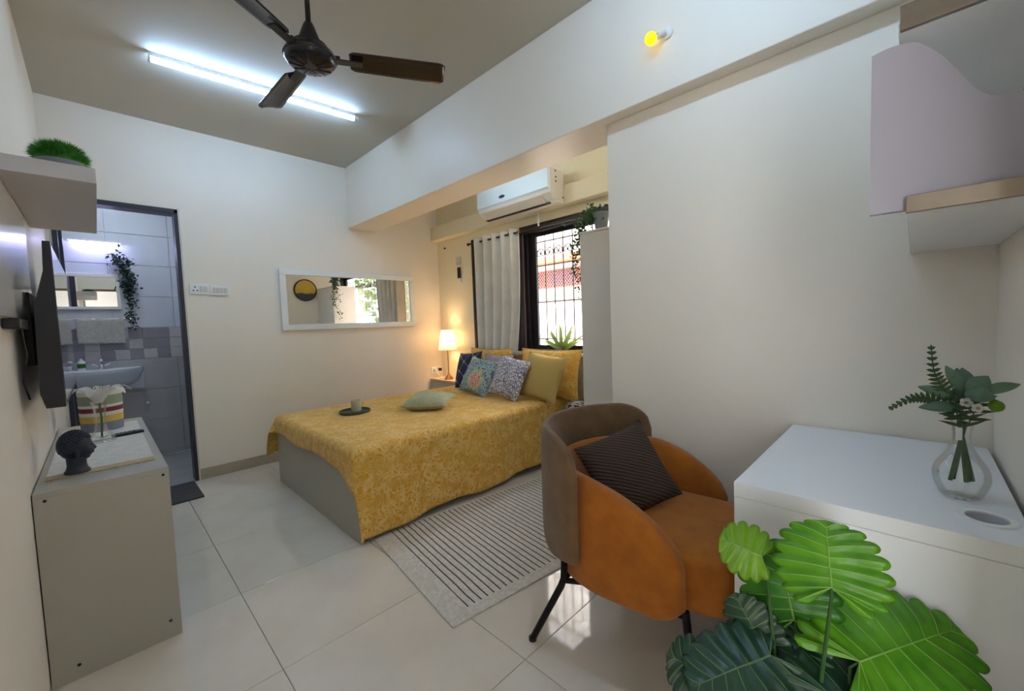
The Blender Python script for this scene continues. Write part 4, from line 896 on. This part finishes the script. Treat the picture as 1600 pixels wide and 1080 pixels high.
# ================================================================== CHAIR
ch = thing('armchair', 'ochre tub armchair with brown back shell and black metal legs', 'chair', (1.635, 0.715, 0), radians(6))
def upath(t, off, arm=0.245, rad=0.30, yc=0.03):
    # t in [0,1] from near arm front, round the back, to far arm front; front is -y
    r = rad + off; la = arm; lb = pi * rad; tot = 2 * la + lb; s = t * tot
    if s < la: return Vector((-r, yc - la + s, 0)), s
    if s < la + lb:
        a = pi - (s - la) / rad; return Vector((r * cos(a), yc + r * sin(a), 0)), min(s, tot - s)
    return Vector((r, yc - (s - la - lb), 0)), tot - s
def uwall(th, zt, zb, t0, t1, off, nu=60, nv=10, **k):
    mb = MB(); ring = 4 * nv
    def fn(u, v):
        t = t0 + (t1 - t0) * u; e = min(u, 1 - u)
        p, s = upath(t, 0, **k); n_, _ = upath(t, 1, **k); d = (n_ - p)
        top = zt(s); bot = zb(s); h = (top - bot) / 2; c = (top + bot) / 2
        a = 2 * pi * v; ca, sa = cos(a), sin(a); q = 0.36
        ex = (abs(ca) ** q) * (1 if ca > 0 else -1); ez = (abs(sa) ** q) * (1 if sa > 0 else -1)
        k2 = 1.0 if e > 0.03 else sqrt(max(0.0, 1 - (1 - e / 0.03) ** 2)) * 0.92 + 0.08
        bulge = off(s) if callable(off) else off
        # taper thickness near the rim
        return p + d * (bulge + ex * th / 2 * k2 * (1 - 0.25 * max(0, ez) ** 4)) + Vector((0, 0, c + ez * h))
    mb.grid(fn, nu, ring); return mb
def armtop(s): x = min(1.0, s / 0.36); return 0.455 + 0.205 * (1 - (1 - x) ** 1.9) ** 0.72
def armbot(s): return 0.275 + 0.05 * max(0, 1 - s / 0.10) ** 2
def capuw(mb, nu, ring):
    mb.f.append(tuple(range(ring))); mb.mi.append(0); mb.f.append(tuple(nu * (ring + 1) + k for k in range(ring))); mb.mi.append(0); return mb
capuw(uwall(0.075, armtop, armbot, 0.0, 1.0, 0.0), 60, 40).build('seat_shell', m_orange, ch, smooth=80, local=True)
SH0 = 0.315
def shtop(s): x = min(1.0, max(0, s - SH0) / 0.13); return 0.685 + 0.115 * (1 - (1 - x) ** 2) ** 0.5
def shbot(s): x = min(1.0, max(0, s - SH0) / 0.12); return 0.375 - 0.03 * x
tot = 2 * 0.245 + pi * 0.30
capuw(uwall(0.045, shtop, shbot, SH0 / tot, 1 - SH0 / tot, 0.062), 60, 40).build('back_shell', m_brown, ch, smooth=80, local=True)
def seatf(u, v):
    a = 2 * pi * u; q = 0.5; X = (abs(cos(a)) ** q) * (1 if cos(a) > 0 else -1); Y = (abs(sin(a)) ** q) * (1 if sin(a) > 0 else -1)
    pr = [(0.0, 0.285), (0.85, 0.285), (0.98, 0.30), (1.0, 0.34), (1.0, 0.42), (0.97, 0.455), (0.85, 0.47), (0.5, 0.478), (0.0, 0.48)]
    k = v * (len(pr) - 1); i = min(int(k), len(pr) - 2); r, z = [pr[i][w_] + (pr[i + 1][w_] - pr[i][w_]) * (k - i) for w_ in (0, 1)]
    return Vector((X * r * 0.262, -0.075 + Y * r * 0.31, z))
MB().grid(seatf, 64, 24, closed_u=True).build('seat', m_orange, ch, smooth=80, local=True)
for s_ in (-1, 1):
    MB().tube([(s_ * 0.30, 0.20, 0.36), (s_ * 0.302, 0.205, 0.27), (s_ * 0.305, 0.215, 0.24), (s_ * 0.335, 0.33, 0.006)], 0.0125, 12).build('leg', m_legs, ch, smooth=True, local=True)
    MB().tube([(s_ * 0.25, -0.20, 0.29), (s_ * 0.265, -0.235, 0.006)], 0.0125, 12).build('leg', m_legs, ch, smooth=True, local=True)
    MB().tube([(s_ * 0.302, 0.21, 0.262), (s_ * 0.26, 0.10, 0.268), (s_ * 0.25, -0.20, 0.272)], 0.010, 10).build('stretcher', m_legs, ch, smooth=True, local=True)
    for p in ((s_ * 0.335, 0.33), (s_ * 0.265, -0.235)): MB().lathe([(0.0, 0), (0.015, 0), (0.015, 0.012), (0.0, 0.012)], (p[0], p[1], 0), 12).build('foot_cap', m_dark, ch, local=True)
MB().tube([(-0.302, 0.21, 0.262), (0.302, 0.21, 0.262)], 0.010, 10).build('stretcher', m_legs, ch, smooth=True, local=True)
cushion('cushion', 'dark brown knitted cushion propped in the ochre armchair', 0.32, 0.32, 0.12, m_knitm, (1.603, 0.785, 0.605), (-0.01, -0.164, -0.24), (0.198, -0.071, 0.10), seed=11)

# ================================================================== DESK
dk = thing('desk', 'white desk with cable hole against the right wall', 'desk', (1.75, 0.085, 0))
X0, X1, Y0, Y1, DHt = 1.367, 2.131, -0.172, 0.339, 0.75
def slab_with_hole(cx, cy, r, z0, z1, n=40):
    bm = bmesh.new(); ov = [bm.verts.new((x, y, z1)) for x, y in ((X0, Y0), (X1, Y0), (X1, Y1), (X0, Y1))]; iv = [bm.verts.new((cx + r * cos(2 * pi * k / n), cy + r * sin(2 * pi * k / n), z1)) for k in range(n)]
    es = [bm.edges.new((ov[i], ov[(i + 1) % 4])) for i in range(4)] + [bm.edges.new((iv[i], iv[(i + 1) % n])) for i in range(n)]
    bmesh.ops.triangle_fill(bm, use_beauty=True, use_dissolve=False, edges=es)
    mb = MB(); bm.verts.index_update(); vs = [v.co.copy() for v in bm.verts]; fs = [[v.index for v in f.verts] for f in bm.faces]; bm.free()
    mb.add(vs, fs); mb.add([Vector((v.x, v.y, z0)) for v in vs], fs)
    for loop in (list(range(4)), list(range(4, 4 + n))):
        m_ = len(loop)
        for i in range(m_): a, b = loop[i], loop[(i + 1) % m_]; mb.add([vs[a], vs[b], Vector((vs[b].x, vs[b].y, z0)), Vector((vs[a].x, vs[a].y, z0))], [(0, 1, 2, 3)])
    return mb
gx_, gy_, grr = 1.48, -0.116, 0.036
slab_with_hole(gx_, gy_, grr, DHt - 0.038, DHt).build('desk_top', m_whitelam, dk)
B((X0, Y0, 0), (X0 + 0.02, Y1, DHt - 0.0395), 0.0015).build('side_panel', m_whitelam, dk); B((X1 - 0.02, Y0, 0), (X1, Y1, DHt - 0.0395), 0.0015).build('side_panel', m_whitelam, dk)
B((X0 + 0.02, Y0, 0.35), (X1 - 0.02, Y0 + 0.018, DHt - 0.0395), 0.0015).build('back_panel', m_whitelam, dk)
B((X0 + 0.022, Y1 - 0.35, DHt - 0.14), (X1 - 0.022, Y1 - 0.002, DHt - 0.042), 0.002).build('drawer', m_whitelam, dk)
MB().lathe([(grr - 0.004, 0.0), (grr - 0.004, 0.004), (grr + 0.008, 0.004), (grr + 0.009, 0.0)], (gx_, gy_, DHt), 40, caps=False).build('grommet_ring', m_white, dk, smooth=60)
MB().lathe([(grr - 0.003, 0.002), (grr - 0.003, -0.05), (0.0, -0.05)], (gx_, gy_, DHt), 40, caps=False).build('grommet_cup', m_pink, dk, smooth=60)

# vase with foliage
fx, fy = 1.605, -0.085
fv = thing('flower_vase', 'clear glass vase with fern and eucalyptus sprigs on the desk', 'vase', (fx, fy, DHt))
def cr_prof(pts, n=5):
    out = []
    for i in range(len(pts) - 1):
        A, B_, C_, D = pts[max(i - 1, 0)], pts[i], pts[i + 1], pts[min(i + 2, len(pts) - 1)]
        for q in range(n):
            f_ = q / n; out.append(tuple(0.5 * (2 * B_[c] + (C_[c] - A[c]) * f_ + (2 * A[c] - 5 * B_[c] + 4 * C_[c] - D[c]) * f_ ** 2 + (3 * B_[c] - A[c] - 3 * C_[c] + D[c]) * f_ ** 3) for c in (0, 1)))
    return out + [pts[-1]]
vo_ = cr_prof([(0.028, 0.0), (0.034, 0.003), (0.044, 0.025), (0.049, 0.05), (0.044, 0.075), (0.030, 0.10), (0.019, 0.125), (0.0165, 0.15), (0.0195, 0.178)])
MB().lathe([(0.0, 0.003), (0.026, 0.002)] + vo_ + [(r - 0.0012, z) for r, z in reversed(vo_) if z > 0.006] + [(0.0, 0.008)], (fx, fy, DHt), 40).build('glass', m_glass, fv, smooth=60)
q = MB().lathe([(0.0190, 0.132), (0.0195, 0.172)], (0, 0, 0), 36, caps=False)
B((-0.006, -0.0004, 0), (0.006, 0.0004, 0.03)).xf(Matrix.Translation((fx - 0.0175, fy + 0.006, DHt + 0.138)) @ Matrix.Rotation(radians(-65), 4, 'Z')).build('price_tag', m_white, fv)
neck = Vector((fx, fy, DHt + 0.17))
# camera-facing horizontal axes of the bouquet
RX = Vector((0.06, -1.0, 0)).normalized(); TOc = Vector((-1.0, -0.06, 0))
def pt3(r, u, t): return neck + RX * r + Vector((0, 0, u)) + TOc * t
stems = []
def stem(pts, r=0.0022, m=m_stem): MB().tube(pts, r, 6).build('stem', m, fv, smooth=True)
for k, (dx, dy) in enumerate(((-0.018, 0.012), (-0.012, -0.005), (0.008, 0.01), (0.02, -0.01), (0.012, 0.0))):
    stem([(fx + dx * RX.x - dy, fy + dx * RX.y, DHt + 0.038), (fx + dx * .4 * RX.x, fy + dx * .4 * RX.y, DHt + 0.10), tuple(neck + RX * (-dx * 0.3) + Vector((0, 0, 0.01)))], 0.0042)
def frond(pts, n, wmax, name='fern_frond'):
    P = [Vector(p) for p in pts]; mb = MB()
    def at_(t):
        k = t * (len(P) - 1); i = min(int(k), len(P) - 2); f_ = k - i
        a = P[max(i - 1, 0)]; b = P[i]; c = P[i + 1]; d = P[min(i + 2, len(P) - 1)]
        return 0.5 * ((2 * b) + (c - a) * f_ + (2 * a - 5 * b + 4 * c - d) * f_ ** 2 + (3 * b - a - 3 * c + d) * f_ ** 3)
    C = [at_(k / 24) for k in range(25)]; mb.tube(C, 0.0013, 5)
    for i in range(n):
        t = 0.12 + 0.88 * i / n; p = at_(t); d = (at_(min(1, t + 0.03)) - at_(t - 0.03)).normalized(); sd = d.cross(TOc).normalized(); w_ = wmax * (1 - 0.75 * max(0, t - 0.25) / 0.75)
        for s_ in (1, -1):
            e = (sd * s_ * 0.95 + d * 0.35).normalized() * w_; b_ = d * 0.0042
            mb.add([p - b_, p + e * .55 - b_ * .9 + TOc * 0.002, p + e, p + e * .55 + b_ * .9 + TOc * 0.002, p + b_], [(0, 1, 3, 4), (1, 2, 3)])
    mb.build(name, m_fern, fv)
frond([pt3(0, 0, 0), pt3(-0.025, 0.07, 0.01), pt3(-0.048, 0.12, 0.01), pt3(-0.055, 0.19, 0.0)], 15, 0.026)
frond([pt3(0, 0, 0.005), pt3(-0.04, 0.055, 0.015), pt3(-0.085, 0.06, 0.02), pt3(-0.128, 0.028, 0.02)], 15, 0.022)
frond([pt3(0, -0.01, 0.015), pt3(-0.004, 0.03, 0.02), pt3(0.0, 0.06, 0.02), pt3(0.0, 0.08, 0.01)], 7, 0.042)
frond([pt3(0.01, 0, -0.01), pt3(0.025, 0.05, -0.012), pt3(0.035, 0.08, -0.012), pt3(0.045, 0.10, -0.012)], 8, 0.034)
def euc(base, tip, w_, nrm):
    base, tip, nrm = Vector(base), Vector(tip), Vector(nrm).normalized(); d = tip - base; sd = d.cross(nrm).normalized()
    def fn(u, v): s = v * 2 - 1; return base + d * u + sd * (w_ * sin(pi * min(1, u * 0.93 + 0.05)) ** 0.8 * s) + nrm * (0.014 * sin(pi * u) - 0.006 * s * s)
    MB().grid(fn, 12, 6).build('eucalyptus_leaf', m_euc, fv, smooth=80)
N = TOc + Vector((0, 0, 0.4))
for b_, t_, w_ in [((0.0, 0.06, 0), (-0.01, 0.135, -0.01), 0.016), ((0.0, 0.06, 0.0), (-0.075, 0.088, 0.0), 0.014), ((0.0, 0.045, 0.01), (-0.075, 0.040, 0.02), 0.013), ((0.005, 0.075, 0.01), (0.038, 0.12, 0.0), 0.019), ((0.005, 0.07, 0), (0.0, 0.135, -0.02), 0.017), ((0.02, 0.08, 0.01), (0.085, 0.105, 0.0), 0.012), ((0.0, 0.08, 0.015), (0.045, 0.075, 0.03), 0.018), ((0.0, 0.07, -0.01), (-0.028, 0.14, -0.01), 0.012)]:
    euc(pt3(*b_), pt3(*t_), w_, N)
for (r_, u_, t_) in ((0.0, 0.062, 0.04), (0.017, 0.052, 0.045)):
    c_ = pt3(r_, u_, t_)
    mb = MB()
    for k in range(5): a = 2 * pi * k / 5; mb.sphere(c_ + (RX * cos(a) + Vector((0, 0, 1)) * sin(a)) * 0.006, 0.0052, 8, 6)
    mb.build('blossom', m_lily, fv, smooth=True); MB().sphere(c_ + TOc * 0.003, 0.0035, 8, 6).build('blossom_eye', m_aloe, fv, smooth=True)
MB().sphere(pt3(0.048, 0.055, 0.02), 0.013, 14, 10).build('green_bud', m_leafY, fv, smooth=True)

# ================================================================== CORNER SHELF UNIT above the desk
cs = thing('wall_shelf_unit', 'two-tier wall shelf with lilac S-curved side panel above the desk', 'shelf', (1.75, -0.1, 1.385))
SX = 1.31
B((SX, YN + 0.001, 1.385), (XW - 0.002, 0.013, 1.405), 0.001).build('shelf_board', m_whitelam, cs)
B((SX, YN + 0.001, 1.728), (XW - 0.002, 0.030, 1.746), 0.001).build('shelf_board', m_whitelam, cs)
B((SX - 0.012, YN + 0.001, 1.384), (SX, 0.0145, 1.416), 0.001).build('metal_edge', m_steelstrip, cs)
B((SX - 0.012, YN + 0.001, 1.727), (SX, 0.0275, 1.772), 0.001).build('metal_edge', m_steelstrip, cs)
pts = []; yf = 0.068
ctl = [(0.068, 1.704), (0.045, 1.708), (0.020, 1.706), (0.002, 1.698), (-0.028, 1.663), (-0.052, 1.620), (-0.072, 1.584), (-0.091, 1.565), (-0.109, 1.560), (-0.126, 1.560), (-0.155, 1.566), (YN + 0.001, 1.575)]
for i in range(len(ctl) - 1):
    P0, P1, P2, P3 = ctl[max(i - 1, 0)], ctl[i], ctl[i + 1], ctl[min(i + 2, len(ctl) - 1)]
    for q in range(4):
        f_ = q / 4; pts.append(tuple(0.5 * (2 * P1[c] + (P2[c] - P0[c]) * f_ + (2 * P0[c] - 5 * P1[c] + 4 * P2[c] - P3[c]) * f_ ** 2 + (3 * P1[c] - P0[c] - 3 * P2[c] + P3[c]) * f_ ** 3) for c in (0, 1)))
pts.append(ctl[-1])
n = len(pts); prof = pts + [(YN + 0.001, 1.392), (yf, 1.392)]; n = len(prof)
mb = MB(); mb.add([(SX + 0.0005, y, z) for y, z in prof] + [(SX + 0.018, y, z) for y, z in prof], [tuple(range(n)), tuple(range(2 * n - 1, n - 1, -1))] + [(i, (i + 1) % n, n + (i + 1) % n, n + i) for i in range(n)]); mb.build('side_panel', m_lilac, cs)
B((XW - 0.02, YN + 0.001, 1.36), (XW - 0.002, YN + 0.008, 1.385), 0.001).build('bracket', m_chrome, cs)

# ================================================================== POTTED PLANT (foreground)
pp = thing('potted_philodendron', 'large leafy philodendron with bright and dark green leaves beside the desk', 'plant', (1.02, 0.10, 0))
MB().lathe([(0.0, 0), (0.10, 0), (0.13, 0.22), (0.135, 0.22), (0.135, 0.24), (0.12, 0.24), (0.115, 0.20), (0.0, 0.20)], (1.02, 0.10, 0), 32).build('pot', m_pot, pp, smooth=60)
crown = Vector((1.02, 0.10, 0.21))
def leaf(base, tip, nrm, wd, m, mv, bend=0.12, seed=0, nl=8):
    base = Vector(base); d = Vector(tip) - base; ln = d.length; d.normalize(); nr = Vector(nrm); nr = (nr - d * nr.dot(d)).normalized(); sd = d.cross(nr).normalized()
    rnd = random.Random(seed); NS, NV = nl * 8, 9
    def P(x, y, ph=None, v=0.0):
        z = -bend * ln * max(0, x) ** 2 - 0.16 * wd * abs(y) ** 1.7 + 0.05 * wd * noise.noise(Vector((x * 2.5 + seed * 7, y * 2, seed * 3)))
        if ph is not None: z -= 0.055 * wd * cos(2 * pi * ph) * v * (1 - 0.3 * v)
        return base + d * (x * ln) + sd * (y * wd) + nr * z
    def MID(s): return max(0.0, 0.97 - s * 1.22)
    def EDGE(s, notch=True):
        f = s * 2.80; x = 0.26 + (0.74 if cos(f) > 0 else 0.66) * cos(f); y = max(0.0, sin(f)) ** 0.72
        fr = (s * nl) % 1.0; k = 1.0
        if notch: k = 0.80 + 0.20 * abs(sin(pi * fr)) ** 0.55 if 0.02 < s else 1.0
        m0 = MID(s); return m0 + (x - m0) * k, y * k
    mb = MB()
    for sg in (1, -1):
        def fn(u, v, sg=sg):
            ex, ey = EDGE(u); m0 = MID(u); x = m0 + (ex - m0) * v; y = ey * v
            # side veins sweep forwards
            return P(x + 0.06 * sin(pi * v) * (1 - u) * 0.5, sg * y, (u * nl), v)
        mb.grid(fn, NS, NV)
    lf = mb.build('leaf', m, pp, smooth=80)
    so = lf.modifiers.new('solid', 'SOLIDIFY'); so.thickness = 0.0012; so.offset = 0
    vb = MB(); up = nr * 0.0012
    vb.tube([P(t * 0.96, 0.0) + up for t in [k / 12 for k in range(13)]], 0.0016, 5, radii=[0.0024 * (1 - 0.7 * k / 12) for k in range(13)])
    for sg in (1, -1):
        for k in range(nl):
            u = (k + 0.5) / nl; ex, ey = EDGE(u); m0 = MID(u)
            vb.tube([P(m0 + (ex - m0) * q + 0.06 * sin(pi * q) * (1 - u) * 0.5, sg * ey * q, u * nl, q) + up for q in [j * 0.92 / 7 for j in range(8)]], 0.0008, 4, radii=[0.0014 * (1 - 0.6 * j / 7) for j in range(8)])
    vb.build('leaf_veins', mv, lf, smooth=True)
    c2 = crown + Vector((rnd.uniform(-.03, .03), rnd.uniform(-.03, .03), 0)); mid_ = c2.lerp(base, 0.55) + Vector((0, 0, 0.04)) - nr * 0.03
    MB().tube([c2, mid_, base - nr * 0.012 - d * 0.015, base], 0.0032, 7, radii=[0.005, 0.0038, 0.003, 0.002]).build('leaf_stalk', m_stem, pp, smooth=True)
leaf((1.118, 0.102, 0.687), (1.172, 0.118, 0.789), (-0.86, -0.12, 0.42), 0.094, m_leafL, m_vein, 0.10, 1)
leaf((1.157, 0.167, 0.570), (1.165, 0.200, 0.715), (-0.90, -0.20, 0.20), 0.092, m_leafM, m_vein, 0.12, 2)
leaf((1.140, 0.222, 0.690), (1.100, 0.285, 0.722), (-0.75, -0.20, 0.50), 0.058, m_leafY, m_vein, 0.15, 3, nl=6)
leaf((1.138, 0.062, 0.552), (1.330, -0.080, 0.590), (-0.62, -0.12, 0.78), 0.112, m_leafL, m_vein, 0.10, 4, nl=9)
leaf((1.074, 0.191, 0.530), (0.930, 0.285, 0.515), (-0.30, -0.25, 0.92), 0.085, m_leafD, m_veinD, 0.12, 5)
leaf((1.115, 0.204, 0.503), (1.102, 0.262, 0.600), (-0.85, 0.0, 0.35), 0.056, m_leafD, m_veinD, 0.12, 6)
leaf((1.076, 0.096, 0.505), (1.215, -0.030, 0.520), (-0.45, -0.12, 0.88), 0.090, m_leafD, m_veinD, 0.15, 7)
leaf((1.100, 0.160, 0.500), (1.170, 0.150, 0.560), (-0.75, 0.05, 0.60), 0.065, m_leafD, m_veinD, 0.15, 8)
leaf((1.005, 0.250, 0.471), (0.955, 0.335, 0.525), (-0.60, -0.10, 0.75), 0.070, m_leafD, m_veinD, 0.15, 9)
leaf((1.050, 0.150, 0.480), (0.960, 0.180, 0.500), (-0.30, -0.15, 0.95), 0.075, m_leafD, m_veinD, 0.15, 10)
